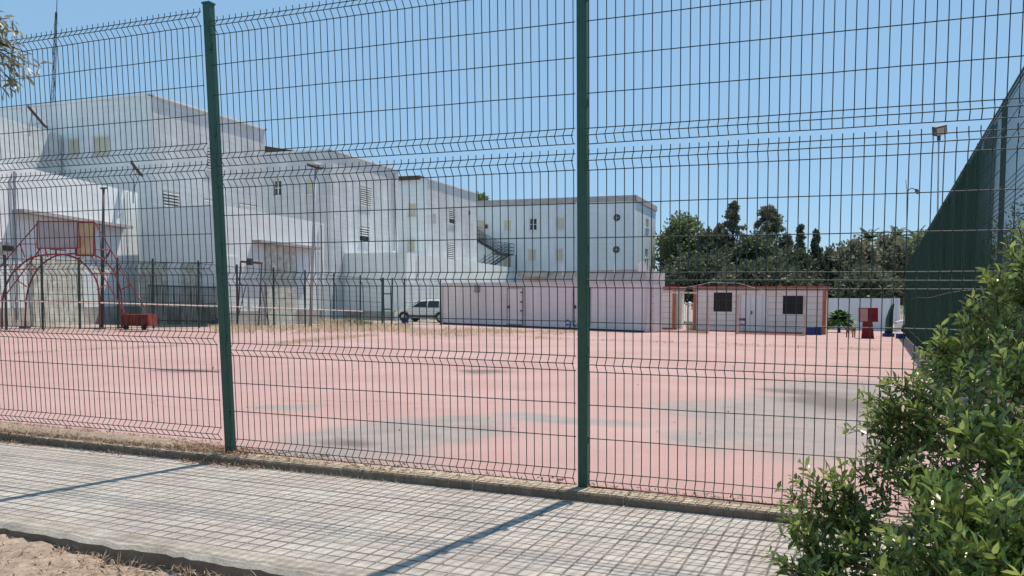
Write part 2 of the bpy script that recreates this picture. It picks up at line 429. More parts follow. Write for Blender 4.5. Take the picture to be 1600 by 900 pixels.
# kerb of short concrete blocks along the fence
random.seed(11)
kb = thing("kerb", st(0, 0), "low worn concrete kerb running under the tall green fence", "kerb")
s = -9.5; i = 0
while s < 6.0:
    L_ = 0.98; mb = MB(); fb = MB(); g = .006
    zz = ru(-.004, .004)
    nseg = 12
    for k in range(nseg):
        a = s + g + (L_ - 2 * g) * k / nseg; b_ = s + g + (L_ - 2 * g) * (k + 1) / nseg - .005
        w0 = -.155 + ru(-.004, .004)
        mb.prism([st(a, w0, -.12), st(b_, w0, -.12), st(b_, w0 + .001, zz - .012), st(b_, w0 + .014, zz), st(a, w0 + .014, zz), st(a, w0 + .001, zz - .012)][::-1], (0, 0, 0.0001)) if False else None
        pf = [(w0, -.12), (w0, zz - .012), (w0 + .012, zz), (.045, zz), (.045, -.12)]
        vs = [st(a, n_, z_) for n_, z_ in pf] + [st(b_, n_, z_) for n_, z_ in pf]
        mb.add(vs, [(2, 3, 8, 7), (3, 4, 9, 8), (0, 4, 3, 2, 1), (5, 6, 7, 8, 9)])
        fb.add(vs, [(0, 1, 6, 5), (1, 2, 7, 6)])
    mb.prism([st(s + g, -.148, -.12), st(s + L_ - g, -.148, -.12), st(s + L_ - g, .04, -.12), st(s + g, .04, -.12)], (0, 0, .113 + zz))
    kblk = mb.build("kerb_block", M_kerb, kb); fb.build("painted_shade_face", M_kface, kblk)  # front skin in a darker colour that paints in its shade
    s += L_; i += 1

# ------------------------------------------------------------------ street fence
LEAN = -0.045                                     # leans a little towards the street
def fp(s, z, n=0.0, lat=0.0):
    return P2 + DF * (s + lat * z) + NF * (n + LEAN * z) + Z * (z + RISE * s)
fence = thing("mesh_fence", P2, "tall dark green welded mesh fence along the pavement, nearest to the viewer", "fence")
LOW = [.02, .065, .11, .315, .52, .72, .765, .81, 1.02, 1.225, 1.27, 1.315, 1.52, 1.72, 1.915, 1.965, 2.01]
UPP = [0, .045, .09, .29, .495, .70, .905, .955, 1.0]
def panel(s0, s1, zs, folds, z0, tip, lat0=0., lat1=0.):
    mb = MB(); NW = 50; off = .038; r = .0029
    fold = {}
    for k in folds: fold[k] = off
    def lt(s): return lerp(lat0, lat1, (s - s0) / (s1 - s0))
    for i in range(NW + 1):
        s = lerp(s0 + .012, s1 - .012, i / NW)
        pts = []
        for j, z in enumerate(zs):
            pts.append(fp(s, z + z0, -.035 - fold.get(j, 0), lt(s)))
        pts.append(fp(s, tip + z0, -.035, lt(s)))
        mb.tube(pts, r, 5)
    for j, z in enumerate(zs):
        sag = [ru(-.0015, .0015) for _ in range(9)]
        mb.tube([fp(lerp(s0, s1, k / 8), z + z0 + sag[k], -.035 - fold.get(j, 0) - .006, lt(lerp(s0, s1, k / 8))) for k in range(9)], r * 1.1, 5)
    return mb
PS = [-2 * BAY, -BAY + .045, 0, BAY, 2 * BAY]
bays = [(0, .075, -.004, -.011), (1, 0, -.011, 0), (2, -.005, 0, 0), (3, -.01, 0, 0)]
for (ip, dz, la, lb) in bays:
    a, b_ = PS[ip] + .036, PS[ip + 1] - .036
    panel(a, b_, LOW, (1, 6, 10, 15), dz, 2.04, la, lb).build("wire_panel", M_wire, fence)
    panel(a, b_, UPP, (1, 7), dz + 2.068, 1.03, la, lb).build("wire_panel", M_wire, fence)
for k, (s0, lat) in enumerate([(PS[0], -.004), (PS[1], -.011), (0, 0.0), (BAY, 0)]):
    mb = MB(); H = 3.2
    def ring(z): return [fp(s0 + a, z, b_, lat) for a, b_ in ((-.026, -.030), (-.030, -.026), (-.030, .026), (-.026, .030), (.026, .030), (.030, .026), (.030, -.026), (.026, -.030))]
    vs = ring(-.06) + ring(H); fs = [tuple(range(8)), tuple(range(15, 7, -1))] + [(i, (i + 1) % 8, 8 + (i + 1) % 8, 8 + i)[::-1] for i in range(8)]
    mb.add(vs, fs); pst = mb.build("fence_post", M_green, fence)
    cp = MB(); cp.box(fp(s0, H + .006, 0, lat), (.068, .068, .012), DF); cp.build("post_cap", M_green, pst)
    for z in (.3, .85, 1.45, 1.95, 2.3, 2.9):
        c = MB(); c.box(fp(s0 + .036, z, -.034, lat), (.016, .024, .045), DF); c.build("clip", M_green, pst)

# ------------------------------------------------------------------ side fence with screen, on the right
SNF = Vector((.400, .9165, 0)).normalized(); SDF = Vector((.9165, -.400, 0))
SF0 = Vector((3.06, 4.26, 0))
def sp(t, z, off=0.): # t along NF
    p = SF0 + SNF * t + SDF * off
    return Vector((p.x, p.y, z))
TOPZ = 3.29
sfence = thing("screened_fence", sp(0, 0), "green mesh fence with dark green privacy screen bordering the right side of the court", "fence")
SL = 47.1
for k in range(17):
    t0, t1 = SL / 17 * k, SL / 17 * (k + 1)
    mb = MB()
    n = int((t1 - t0) / .05)
    for i in range(n):
        t = lerp(t0, t1, (i + .5) / n); g0 = gz(*sp(t, 0).xy)
        mb.tube([sp(t, g0 + .03), sp(t, TOPZ)], .0026, 3, cap=False)
    for z in [TOPZ - .02, TOPZ - .07] + [TOPZ - .12 - .2 * i for i in range(0, 5)] + [TOPZ - .97, TOPZ - 1.02, TOPZ - 1.08, TOPZ - 1.13, TOPZ - 1.18] + [TOPZ - 1.38 - .2 * i for i in range(0, 10)]:
        mb.tube([sp(t0, z), sp(t1, z)], .004 if abs(z - TOPZ + .05) > .06 else .010, 4, cap=False)
    mb.build("wire_panel", M_wire, sfence)
for k in range(18):
    t = SL / 17 * k; mb = MB(); g0 = gz(*sp(t, 0).xy)
    mb.box(sp(t, (g0 + TOPZ + .05) / 2, .04), (.05, .05, TOPZ + .05 - g0), DF); mb.build("fence_post", M_green, sfence)
def screen_mat():
    m = bpy.data.materials.new("screen_cloth"); m.use_nodes = True
    nt = m.node_tree; N = nt.nodes; L = nt.links; b = N["Principled BSDF"]; b.inputs["Roughness"].default_value = .9
    b.inputs["Specular IOR Level"].default_value = .1
    g = N.new("ShaderNodeNewGeometry")
    mp = N.new("ShaderNodeMapping"); mp.inputs["Scale"].default_value = (2.5, 2.5, .25); L.new(g.outputs["Position"], mp.inputs[0])
    n = N.new("ShaderNodeTexNoise"); n.inputs["Scale"].default_value = 3; n.inputs["Detail"].default_value = 6; L.new(mp.outputs[0], n.inputs["Vector"])
    r = N.new("ShaderNodeValToRGB"); r.color_ramp.elements[0].position = .3; r.color_ramp.elements[1].position = .75
    r.color_ramp.elements[0].color = (.010, .034, .022, 1); r.color_ramp.elements[1].color = (.022, .072, .045, 1)
    L.new(n.outputs["Fac"], r.inputs[0]); L.new(r.outputs[0], b.inputs["Base Color"])
    tr = N.new("ShaderNodeBsdfTransparent"); tl = N.new("ShaderNodeBsdfTranslucent"); L.new(r.outputs[0], tl.inputs[0])
    m1 = N.new("ShaderNodeMixShader"); m1.inputs[0].default_value = .2; L.new(b.outputs[0], m1.inputs[1]); L.new(tl.outputs[0], m1.inputs[2])
    m2 = N.new("ShaderNodeMixShader"); m2.inputs[0].default_value = .2; L.new(m1.outputs[0], m2.inputs[1]); L.new(tr.outputs[0], m2.inputs[2])
    L.new(m2.outputs[0], N["Material Output"].inputs[0]); return m
M_screen = screen_mat()
random.seed(21)
mb = MB(); n = 620; rows = 7; T0 = 5.6
drop = [0] * (n + 1)
for i in range(n + 1):
    t = lerp(T0, SL, i / n)
    drop[i] = .08 + .09 * (math.sin(t * 1.13) * .5 + .5) + .04 * math.sin(t * 3.7) + (.16 if (int(t / 2.62) % 3 == 1 and (t / 2.62) % 1 > .35) else 0)
for i in range(n + 1):
    t = lerp(T0, SL, i / n); g0 = gz(*sp(t, 0).xy)
    for j in range(rows):
        f = j / (rows - 1)
        z = lerp(TOPZ - drop[i], g0 + .02, f)
        off = -.015 + .018 * math.sin(t * 9 + f) * math.sin(t * 2.1) - .012 * math.sin(f * 3.14)
        mb.v.append(sp(t, z, off))
for i in range(n):
    for j in range(rows - 1):
        a = i * rows + j; mb.f.append((a, a + rows, a + rows + 1, a + 1))
mb.build("privacy_screen", M_screen, sfence, smooth=True)
for z, mm in ((.55, M_rust),):
    mb = MB(); mb.tube([sp(20 + k * 1.6, -.0 + .02 * math.sin(k * 2.0) - .01 * k, -.05) for k in range(14)], .018, 5); mb.build("bottom_rail", mm, sfence)
mb = MB(); mb.tube([sp(t * 3.0 + 6, 1.3 + .03 * math.sin(t), -.03) for t in range(11)], .006, 4); mb.build("tension_wire", M_metal, sfence)

# ------------------------------------------------------------------ buildings
def wall(mb, p0, p1, z0, z1, ops=(), rev=.16, inn=None, back=True):
    """vertical wall quad from p0 to p1 with rectangular openings (s0,s1,z0,z1) and reveals"""
    p0 = Vector((p0[0], p0[1], 0)); p1 = Vector((p1[0], p1[1], 0)); d = p1 - p0; Ln = d.length; d.normalize()
    nrm = Vector((d.y, -d.x, 0))
    if nrm.dot(p0 - CAM) > 0 and inn is None: nrm = -nrm   # outward = towards camera
    ss = sorted(set([0, Ln] + [v for o in ops for v in o[:2]])); zs = sorted(set([z0, z1] + [v for o in ops for v in o[2:]]))
    for i in range(len(ss) - 1):
        for j in range(len(zs) - 1):
            sm, zm = (ss[i] + ss[i + 1]) / 2, (zs[j] + zs[j + 1]) / 2
            if any(o[0] < sm < o[1] and o[2] < zm < o[3] for o in ops): continue
            mb.quad(*[p0 + d * a + Z * b for a, b in ((ss[i], zs[j]), (ss[i + 1], zs[j]), (ss[i + 1], zs[j + 1]), (ss[i], zs[j + 1]))])
    for a, b_, c, e in ops:
        q = [p0 + d * x + Z * y for x, y in ((a, c), (b_, c), (b_, e), (a, e))]; w = [v - nrm * rev for v in q]
        for i in range(4):
            j = (i + 1) % 4; mb.quad(q[i], q[j], w[j], w[i])
        if back: mb.quad(*w)
    return p0, d, nrm
def hit(px, py, p0, p1):
    """pixel ray -> (s, z) on the vertical plane through p0,p1"""
    p0 = Vector((p0[0], p0[1], 0)); d = (Vector((p1[0], p1[1], 0)) - p0).normalized(); nrm = Vector((d.y, -d.x, 0))
    r_ = ray(px, py); t = (p0 - Vector((0, 0, 0))).dot(nrm) / Vector((r_.x, r_.y, 0)).dot(nrm)
    w = CAM + r_ * t
    return (Vector((w.x, w.y, 0)) - p0).dot(d), w.z
def rect(p0, p1, x0, y0, x1, y1):
    a, zt = hit((x0 + x1) / 2, y0, p0, p1); _, zb = hit((x0 + x1) / 2, y1, p0, p1)
    s0, _ = hit(x0, (y0 + y1) / 2, p0, p1); s1, _ = hit(x1, (y0 + y1) / 2, p0, p1)
    return (min(s0, s1), max(s0, s1), zb, zt)
def window(par, p0, p1, o, kind):
    p0 = Vector((p0[0], p0[1], 0)); d = (Vector((p1[0], p1[1], 0)) - p0).normalized(); nrm = Vector((d.y, -d.x, 0))
    if nrm.dot(p0 - CAM) > 0: nrm = -nrm
    a, b_, c, e = o; ctr = p0 + d * ((a + b_) / 2) + Z * ((c + e) / 2); W, H = b_ - a, e - c
    def bx(m, s, z, w, h, dep, th=.03): m.box(ctr + d * s + Z * z + nrm * dep, (w, th, h), d)
    fr = MB(); t = .07
    for sg in (-1, 1): bx(fr, sg * (W / 2 - t / 2), 0, t, H, -.11, .05); bx(fr, 0, sg * (H / 2 - t / 2), W - 2 * t, t, -.11, .048)
    if kind == "glass": bx(fr, 0, 0, t, H - 2 * t, -.112, .045); bx(fr, -W / 4, 0, W / 2 - 1.6 * t, t * .7, -.113, .04); bx(fr, W / 4, 0, W / 2 - 1.6 * t, t * .7, -.113, .04)
    f = fr.build("window", M_frame, par)
    if kind == "glass":
        g = MB(); bx(g, 0, 0, W - 2 * t, H - 2 * t, -.14, .01); g.build("pane", M_glass, f)
    elif kind == "shutter":
        g = MB(); n = max(6, int(H / .09))
        for i in range(n): bx(g, 0, -H / 2 + t + (H - 2 * t) * (i + .5) / n, W - 2 * t, (H - 2 * t) / n * .9, -.12, .03)
        bx(g, 0, 0, W - 2 * t, H - 2 * t, -.135, .01)
        g.build("shutter", M_shutter, f)
    else:
        g = MB(); n = max(5, int(H / .17)); stop = 0 if kind == "louver" else n // 3
        for i in range(stop, n):
            z = -H / 2 + t + (H - 2 * t) * (i + .5) / n
            g.box(ctr + Z * z + nrm * -.02, (W - t, .10, .075), d, None, (Z + nrm * .5))
        g.build("louvre_slats", M_frame, f)
        g = MB(); bx(g, 0, 0, W - 2 * t, H - 2 * t, -.145, .01); g.build("pane", M_glass, f)
    sl = MB(); bx(sl, 0, -H / 2 - .03, W + .12, .055, .02, .16); sl.build("sill", M_frame, f)
    return f

def building(name, label, poly, ztop, m, z0=-2.2, faces=(), coping=None, roofm=None, cat="building", sidem=None):
    """poly: plan corners; faces: dict index -> list of (x0,y0,x1,y1,kind) pixel openings"""
    b = thing(name, (poly[0][0], poly[0][1], z0), label, cat)
    mb = MB(); n = len(poly); todo = []
    for i in range(n):
        p0, p1 = poly[i], poly[(i + 1) % n]; ops = []
        for w in dict(faces).get(i, []):
            o = rect(p0, p1, *w[:4]); ops.append(o); todo.append((p0, p1, o, w[4]))
        wall(mb, p0, p1, z0, ztop, ops)
    mb.add([Vector((x, y, ztop - .25)) for x, y in poly], [tuple(range(n))])
    # parapet inner thickness
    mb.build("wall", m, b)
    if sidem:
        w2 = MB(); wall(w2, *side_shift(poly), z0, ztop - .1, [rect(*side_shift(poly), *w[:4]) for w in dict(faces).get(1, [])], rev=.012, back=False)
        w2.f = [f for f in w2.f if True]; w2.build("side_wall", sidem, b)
    if coping:
        c = MB(); h, mm = coping
        for i in range(n):
            p0, p1 = Vector((*poly[i], 0)), Vector((*poly[(i + 1) % n], 0)); d = (p1 - p0).normalized(); nr = Vector((-d.y, d.x, 0))
            c.box((p0 + p1) / 2 + Z * (ztop - h / 2 + .04), ((p1 - p0).length + .24, .24, h), d)
        c.build("coping", mm, b)
    for p0, p1, o, k in todo: window(b, p0, p1, o, k)
    return b
T2 = lambda v: (v[0], v[1])
def side_shift(poly):
    o = Vector((V.x, V.y)) * .012; a, b_ = Vector(poly[1]), Vector(poly[2]); return (tuple(a + o), tuple(b_ + o))
HT = CAMZ + 10.2
def off(p, du=0, dv=0): q = Vector((p[0], p[1], 0)) + U * du + V * dv; return (q.x, q.y)

# far left tall block
A = (-18.3, 43.5); B = off(A, 9.2)
polyA = [off(A, 0, -24), A, B, off(B, 0, -24)]
bA = building("apartment_block", "tall white block at far left with a mast on its roof", polyA, HT, M_white2,
    faces={0: [(105, 216, 123, 244, "shutter"), (144, 212, 171, 245, "shutter")],
           1: [(255, 299, 282, 327, "louver"), (324, 231, 333, 265, "louver"), (318, 311, 334, 327, "louver"), (374, 319, 402, 333, "louver")]},
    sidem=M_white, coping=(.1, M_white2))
mb = MB(); p0, p1 = A, B; 0 and wall(mb, off(A, 0, .012), off(B, 0, .012), -2.2, HT - .08, [rect(off(A, 0, .012), off(B, 0, .012), *w) for w in [(255, 299, 282, 327), (324, 231, 333, 265), (318, 311, 334, 327), (374, 319, 402, 333)]], rev=.01)
# second block
C = (-12.6, 59.0); D = off(C, 9.9)
polyC = [off(C, 0, -9), C, D, off(D, 0, -9)]
bC = building("apartment_block", "white three storey block with a brown roof edge, second of the stepped row", polyC, HT, M_white,
    faces={0: [(427, 281, 440, 306, "glass"), (479, 279, 491, 304, "shutter")],
           1: [(562, 292, 580, 321, "louver"), (562, 354, 578, 378, "half")]}, sidem=M_white, coping=(.1, M_white2))
mb = MB(); a = off(C, 3, -8.5); 
mb.prism([Vector((*off(C, .5, -9), HT - .35)), Vector((*off(C, .5, -2.2), HT - .35)), Vector((*off(C, .5, -2.2), HT)), Vector((*off(C, .5, -6.3), HT + .75)), Vector((*off(C, .5, -9), HT + .75))], U * 5)
mb.build("roof_edge", M_brown, bC)
# third block
E = (-7.2, 72.0); Fp = off(E, 10.8)
polyE = [off(E, 0, -6), E, Fp, off(Fp, 0, -6)]
bE = building("apartment_block", "white block in the middle of the stepped row, with two beige shutters above each other", polyE, HT - .1, M_white2,
    faces={0: [(637, 317, 650, 339, "shutter"), (636, 373, 648, 394, "shutter")],
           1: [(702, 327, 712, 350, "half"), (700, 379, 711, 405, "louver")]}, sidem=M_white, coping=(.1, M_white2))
mb = MB(); mb.box(Vector((*off(E, 1.0, -1.8), HT - .02)), (2.4, 2.6, .32), V); mb.build("roof_edge", M_brown, bE)
# right wing
G = (11.9, 83.5); Gl = off(G, 0, -17.5)
polyR = [Gl, G, off(G, 10.5), off(Gl, 10.5)]
wf = [(787, 343, 799, 361, "shutter"), (827, 341, 839, 360, "glass"), (869, 340, 882, 359, "shutter"), (825, 389, 838, 408, "shutter"), (868, 388, 880, 408, "shutter"),
      (746, 344, 758, 372, "shutter"), (786, 402, 798, 420, "shutter")]
bR = building("apartment_block", "long pale blue wing at the back with two round windows and an outside stair", polyR, HT, M_white3,
    faces={0: wf, 1: [(1009, 342, 1014, 357, "shutter"), (1008, 389, 1013, 404, "shutter")]}, coping=(.55, M_coping))
for (cx, cy) in ((964, 340), (963, 390)):
    s_, z_ = hit(cx, cy, Gl, G); c = Vector((*Gl, 0)) + V * s_ + Z * z_
    w = MB(); w.disc(c, U, .34, .10, 24); w = w.build("round_window", M_dmetal, bR)
    g = MB(); g.disc(c - U * .03, U, .27, .10, 24); g.build("pane", M_glass, w)
    g = MB(); g.box(c - U * .09, (.52, .03, .05), V); g.box(c - U * .09, (.05, .031, .52), V); g.build("glazing_bar", M_metal, w)
s_, z_ = hit(760, 354, Gl, G); mb = MB(); mb.box(Vector((*Gl, 0)) + V * s_ + Z * z_ - U * .1, (.3, .15, .4), V); mb.build("alarm_box", M_redpad, bR)

# outside stair on the wing
def wp(px, py, out): s_, z_ = hit(px, py, off(Gl, -out), off(G, -out)); return Vector((*off(Gl, -out), 0)) + V * s_ + Z * z_
stt = thing("outside_stair", wp(760, 440, 2), "dark metal zigzag fire stair fixed to the pale blue wing", "stair")
def flight(a, b_, wd):
    f = MB(); n = 11
    for w_ in (0, wd): f.tube([a - U * w_, b_ - U * w_], .09, 4)
    for i in range(n + 1):
        c = lerp(a, b_, i / n) - U * (wd / 2); f.box(c, (.28, wd, .04), V)
    f = f.build("flight", M_dmetal, stt)
    r_ = MB()
    for h in (.35, .7, 1.05): 
        for w_ in (0, wd): r_.tube([a - U * w_ + Z * h, b_ - U * w_ + Z * h], .028, 4)
    for i in range(8):
        c = lerp(a, b_, i / 7); r_.tube([c - U * wd, c - U * wd + Z * 1.05], .022, 4)
    r_.build("handrail", M_dmetal, f)
flight(wp(744, 373, .3), wp(784, 397, .3), 1.1)
flight(wp(797, 398, 1.6), wp(752, 427, 1.6), 1.1)
mb = MB(); a = wp(784, 397.5, .3); b_ = wp(803, 397.5, .3); mb.prism([a, b_, b_ - U * 2.6, a - U * 2.6], (0, 0, -.12)); f = mb.build("landing", M_dmetal, stt)
mb = MB()
for h in (.35, .7, 1.05):
    mb.tube([a + Z * h, b_ + Z * h, b_ - U * 2.6 + Z * h, a - U * 2.6 + Z * h], .028, 4)
for q in (a, lerp(a, b_, .5), b_, b_ - U * 1.3, b_ - U * 2.6, a - U * 2.6): mb.tube([q, q + Z * 1.05], .025, 4)
mb.build("handrail", M_dmetal, f)
a = wp(741, 373, .05); b_ = wp(760, 373, .05); mb = MB(); mb.prism([a, b_, b_ - U * 1.3, a - U * 1.3], (0, 0, -.12)); f = mb.build("landing", M_dmetal, stt)
mb = MB()
for h in (.35, .7, 1.05): mb.tube([a - U * 1.3 + Z * h, b_ - U * 1.3 + Z * h], .028, 4)
for t in (0, .33, .66): q = lerp(a, b_, t) - U * 1.3; mb.tube([q, q + Z * 1.05], .022, 4)
mb.build("handrail", M_dmetal, f)
mb = MB(); 
for px in (757, 797, 806): q = wp(px, 398, 1.8); mb.tube([q, Vector((q.x, q.y, -2.2))], .05, 5)
mb.build("stair_post", M_dmetal, stt)

# annex: low volume between the blocks
Q = (-7.32, 59.0); Q1 = (.6, 88.0)
polyN = [off(Q, 0, -6.5), Q, Q1, (Q1[0] - 6, Q1[1] + 1)]
bN = building("annex_building", "low smooth white annex with a flat roof behind the silver car", polyN, CAMZ + 3.2, M_white2, faces={}, coping=None)
mb = MB(); a = Vector((*off(Q, -.03, -6.5), -2.0)); b_ = Vector((*off(Q, -.03, -1.0), -2.0)); mb.prism([a, b_, b_ - U * .02, a - U * .02], (0, 0, 2.25)); mb.build("plinth", M_plinth, bN)
for (x0, y0, x1, y1) in ((640, 440, 655, 497), (661, 440, 676, 497)):
    o = rect(off(Q, -.01, -6.5), off(Q, -.01, 8), x0, y0, x1, y1)
# K: low block with canopy
K1 = (-10.0, 45.3); K0 = (-12.5, 36.5)
polyK = [off(K0, 0, -4.3), K0, K1, off(K1, 0, -6)]
bK = building("low_wing", "low white wing with stone clad doorway, right of the leaning near post", polyK, CAMZ + 3.95, M_white2,
    faces={}, coping=None)
# J: nearest low block left
J1 = (-17.0, 38.8); J0 = (-18.9, 22.5)
polyJ = [(J0[0] - 14, J0[1] + 4), J0, J1, (J1[0] - 10, J1[1] + 3)]
bJ = building("low_wing", "nearest white wing at far left, directly behind the basketball stand", polyJ, CAMZ + 4.7, M_white2, faces={}, coping=None)
J20 = (-25.3, 32.0); J21 = (-23.9, 45.4)
bJ2 = building("upper_wing", "white upper volume rising behind the nearest wing at the left edge", [(J20[0] - 12, J20[1] + 4), J20, J21, (J21[0] - 12, J21[1] + 4)], CAMZ + 8.5, M_white, faces={}, coping=None)

def patch(par, p0, p1, x0, y0, x1, y1, m, th=.06, name="stone_cladding"):
    p0v = Vector((*p0, 0)); d = (Vector((*p1, 0)) - p0v).normalized(); nrm = Vector((d.y, -d.x, 0))
    if nrm.dot(p0v - CAM) > 0: nrm = -nrm
    a, b_, c, e = rect(p0, p1, x0, y0, x1, y1)
    mb = MB(); mb.box(p0v + d * ((a + b_) / 2) + Z * ((c + e) / 2) + nrm * (th / 2), (b_ - a, th, e - c), d); return mb.build(name, m, par)
# plinths
patch(bJ, J0, J1, 0, 480, 219, 512, M_plinth, .05, "plinth"); patch(bK, K0, K1, 345, 485, 505, 512, M_plinth, .05, "plinth")
patch(bK, off(K0, 0, -4.3), K0, 222, 480, 345, 512, M_plinth, .05, "plinth")
patch(bJ, J0, J1, 48, 402, 128, 512, M_stone, .1); patch(bJ, J0, J1, 0, 378, 12, 400, M_stone, .1)
patch(bK, off(K0, 0, -4.3), K0, 222, 411, 262, 512, M_stone, .1); patch(bK, off(K0, 0, -4.3), K0, 285, 411, 316, 512, M_stone, .1)
patch(bK, K0, K1, 413, 384, 460, 512, M_stone, .1)
patch(bK, K0, K1, 346, 400, 372, 500, M_white2, .05, "pale_panel")
patch(bE, E, Fp, 676, 334, 681, 349, M_plinth, .02, 'stain'); patch(bE, E, Fp, 732, 329, 734, 336, M_dark, .03, 'vent')
for q_ in (641, 656, 672): patch(bN, Q, Q1, q_, 441, q_ + 12, 498, M_white3, .04, 'panel')
def canopy(par, p0, p1, xa, ya, xb, yb, out=1.5, th=.12):
    p0v = Vector((*p0, 0)); d = (Vector((*p1, 0)) - p0v).normalized(); nrm = Vector((d.y, -d.x, 0))
    if nrm.dot(p0v - CAM) > 0: nrm = -nrm
    q0 = Vector(p0v + nrm * out); q1 = q0 + d
    a, za = hit(xa, ya, q0, q1); b_, zb = hit(xb, yb, q0, q1); z = (za + zb) / 2
    mb = MB(); A_ = p0v + d * a + Z * z; B_ = p0v + d * b_ + Z * z
    mb.prism([A_, B_, B_ + nrm * out, A_ + nrm * out], (0, 0, -th)); mb.build("canopy", M_coping, par)
canopy(bJ, J0, J1, 38, 329, 208, 351, .45)
canopy(bK, K0, K1, 408, 374, 504, 387, .45)
def pipe_on(par, p0, p1, px, y0, y1, rr=.05):
    (s0, z0), (s1, z1) = hit(px, y0, p0, p1), hit(px, y1, p0, p1); q = Vector((*p0, 0)); d = (Vector((*p1, 0)) - q).normalized(); nr = Vector((d.y, -d.x, 0))
    if nr.dot(q - CAM) > 0: nr = -nr
    m_ = MB(); m_.tube([q + d * s0 + nr * .08 + Z * z0, q + d * s0 + nr * .08 + Z * z1], rr, 6); m_.build("drainpipe", M_metal, par)
pipe_on(bJ, J0, J1, 19, 268, 500); pipe_on(bN, Q, Q1, 652, 399, 438, .04); pipe_on(bJ, J0, J1, 196, 300, 480, .02); pipe_on(bK, K0, K1, 500, 352, 500, .04)
pipe_on(bC, C, D, 615, 270, 392, .05); pipe_on(bR, Gl, G, 905, 318, 430, .05)
# broken windows on left edge
patch(bJ, J0, J1, 0, 384, 16, 392, M_dark, .14, "window")

# ------------------------------------------------------------------ roof items
def floodlight(base, head, label, cat="floodlight", dirv=None, sz=(.9, .5)):
    pass
def roofbank(pA, pB, pfoot, label, Y):
    a, b_ = pix(*pA, Y), pix(*pB, Y); f = pix(*pfoot, Y)
    t = thing("floodlight_bank", f, label, "floodlight", "floodlight banks on the left roofs")
    d = (b_ - a).normalized(); L_ = (b_ - a).length
    mb = MB(); mb.box((a + b_) / 2, (L_, .28, .12), d, Vector((0, 1, 0))); h = mb.build("housing", M_dmetal, t)
    for s in (-1, 1):
        g = MB(); g.box((a + b_) / 2 + d.cross(Vector((0, 1, 0))) * .064 * s, (L_ * .92, .2, .01), d, Vector((0, 1, 0))); g.build("glass", M_lampw if s > 0 else M_brown, h)
    mb = MB(); mb.tube([lerp(a, b_, .25), f], .025, 5); mb.tube([lerp(a, b_, .8), f], .025, 5); mb.tube([f, f - Z * .5], .04, 6); mb.build("bracket", M_metal, t)
roofbank((45, 166), (73, 199), (46, 196), "slanted floodlight bank high on the upper left roof", 41)
roofbank((206, 253), (222, 274), (208, 300), "slanted floodlight bank at the right end of the nearest wing's roof", 38)
t0 = pix(46, 268, 33); t1 = pix(84, 278, 34)
mb = MB(); mb.tube([t0, t1], .07, 8); o = mb.build("metal_duct", M_metal); tag(o, "shiny metal duct lying along the edge of the nearest left roof", "duct")
# mast
mp = pix(82, 170, 47); t = thing("radio_mast", mp, "thin guyed radio mast rising from the tall left block", "mast")
mb = MB(); p_top = pix(88, 15, 47); p_tip = pix(90, -40, 47)
for k in range(3):
    a = k * 2.094; o_ = Vector((math.cos(a), math.sin(a), 0)) * .12
    mb.tube([mp + o_ - Z * .3, lerp(mp, p_top, .97) + o_ * .4], .022, 4)
for i in range(24):
    z = i / 24; a = i * 2.094; o1 = Vector((math.cos(a), math.sin(a), 0)) * .12 * (1 - z * .6); a += 2.094; o2 = Vector((math.cos(a), math.sin(a), 0)) * .12 * (1 - z * .6)
    mb.tube([lerp(mp, p_top, z) + o1, lerp(mp, p_top, z + .04) + o2], .012, 3)
mb.build("lattice", M_dmetal, t); mb = MB(); mb.tube([p_top - Z * .5, p_tip], .02, 4); mb.build("whip_antenna", M_dmetal, t)
mb = MB()
for dx in (-3, 3): mb.tube([lerp(mp, p_top, .9), mp + Vector((dx, 2, 0))], .008, 3)
mb.build("guy_wire", M_metal, t)

# ------------------------------------------------------------------ far court fence on the left
fposts_px = [(-60, 513.5, 395), (10, 513, 398), (67, 513, 400), (125, 512.6, 402), (185, 512.3, 403), (240, 512, 404), (311, 511.5, 407), (371, 511, 413), (428, 510.5, 418), (477, 510, 422), (522, 509.5, 427), (563, 509, 430), (597, 508.5, 434), (632, 508.5, 435), (688, 508, 436)]
ff = thing("court_fence", gpt(311, 511.5), "thin dark green mesh fence closing the far left side of the court", "fence")
fpos = []
for px, yb, yt in fposts_px:
    Yv = 1 / (0.03096 - 2.33e-5 * (px - 240)); p = pix(px, yb, Yv); q = pix(px, yt, Yv)
    fpos.append((Vector((p.x, p.y, gz(p.x, p.y) - .02)), q.z))
for i, (p, zt) in enumerate(fpos):
    mb = MB(); mb.box(p + Z * ((zt - p.z) / 2), (.055, .055, zt - p.z), U); mb.build("fence_post", M_wire, ff)
    if i < len(fpos) - 1 and i != 12:
        p2, zt2 = fpos[i + 1]; mb = MB(); L_ = (p2 - p).length; n = int(L_ / .055)
        for k in range(1, n):
            a = lerp(p, p2, k / n); mb.tube([a + Z * .05, Vector((a.x, a.y, lerp(zt, zt2, k / n) - .1))], .0028, 3, cap=False)
        for k in range(11):
            f = k / 10; mb.tube([Vector((p.x, p.y, lerp(p.z + .06, zt - .12, f))), Vector((p2.x, p2.y, lerp(p2.z + .06, zt2 - .12, f)))], .004 if k % 5 else .011, 3, cap=False)
        mb.build("wire_panel", M_wire, ff)
# gate frame between the two posts at 597/613
gp = thing("gate_frame", gpt(605, 508.5), "narrow green pedestrian gate frame in the far court fence", "gate")
Yg = 44.0
for px in (599, 613):
    mb = MB(); a = pix(px, 434, Yg); b_ = pix(px - 1, 507.5, Yg); mb.tube([b_, a], .045, 6); mb.build("gate_post", M_green, gp)
for py in (459, 483):
    mb = MB(); mb.tube([pix(598.5, py, Yg), pix(612.5, py, Yg)], .035, 5); mb.build("crossbar", M_green, gp)
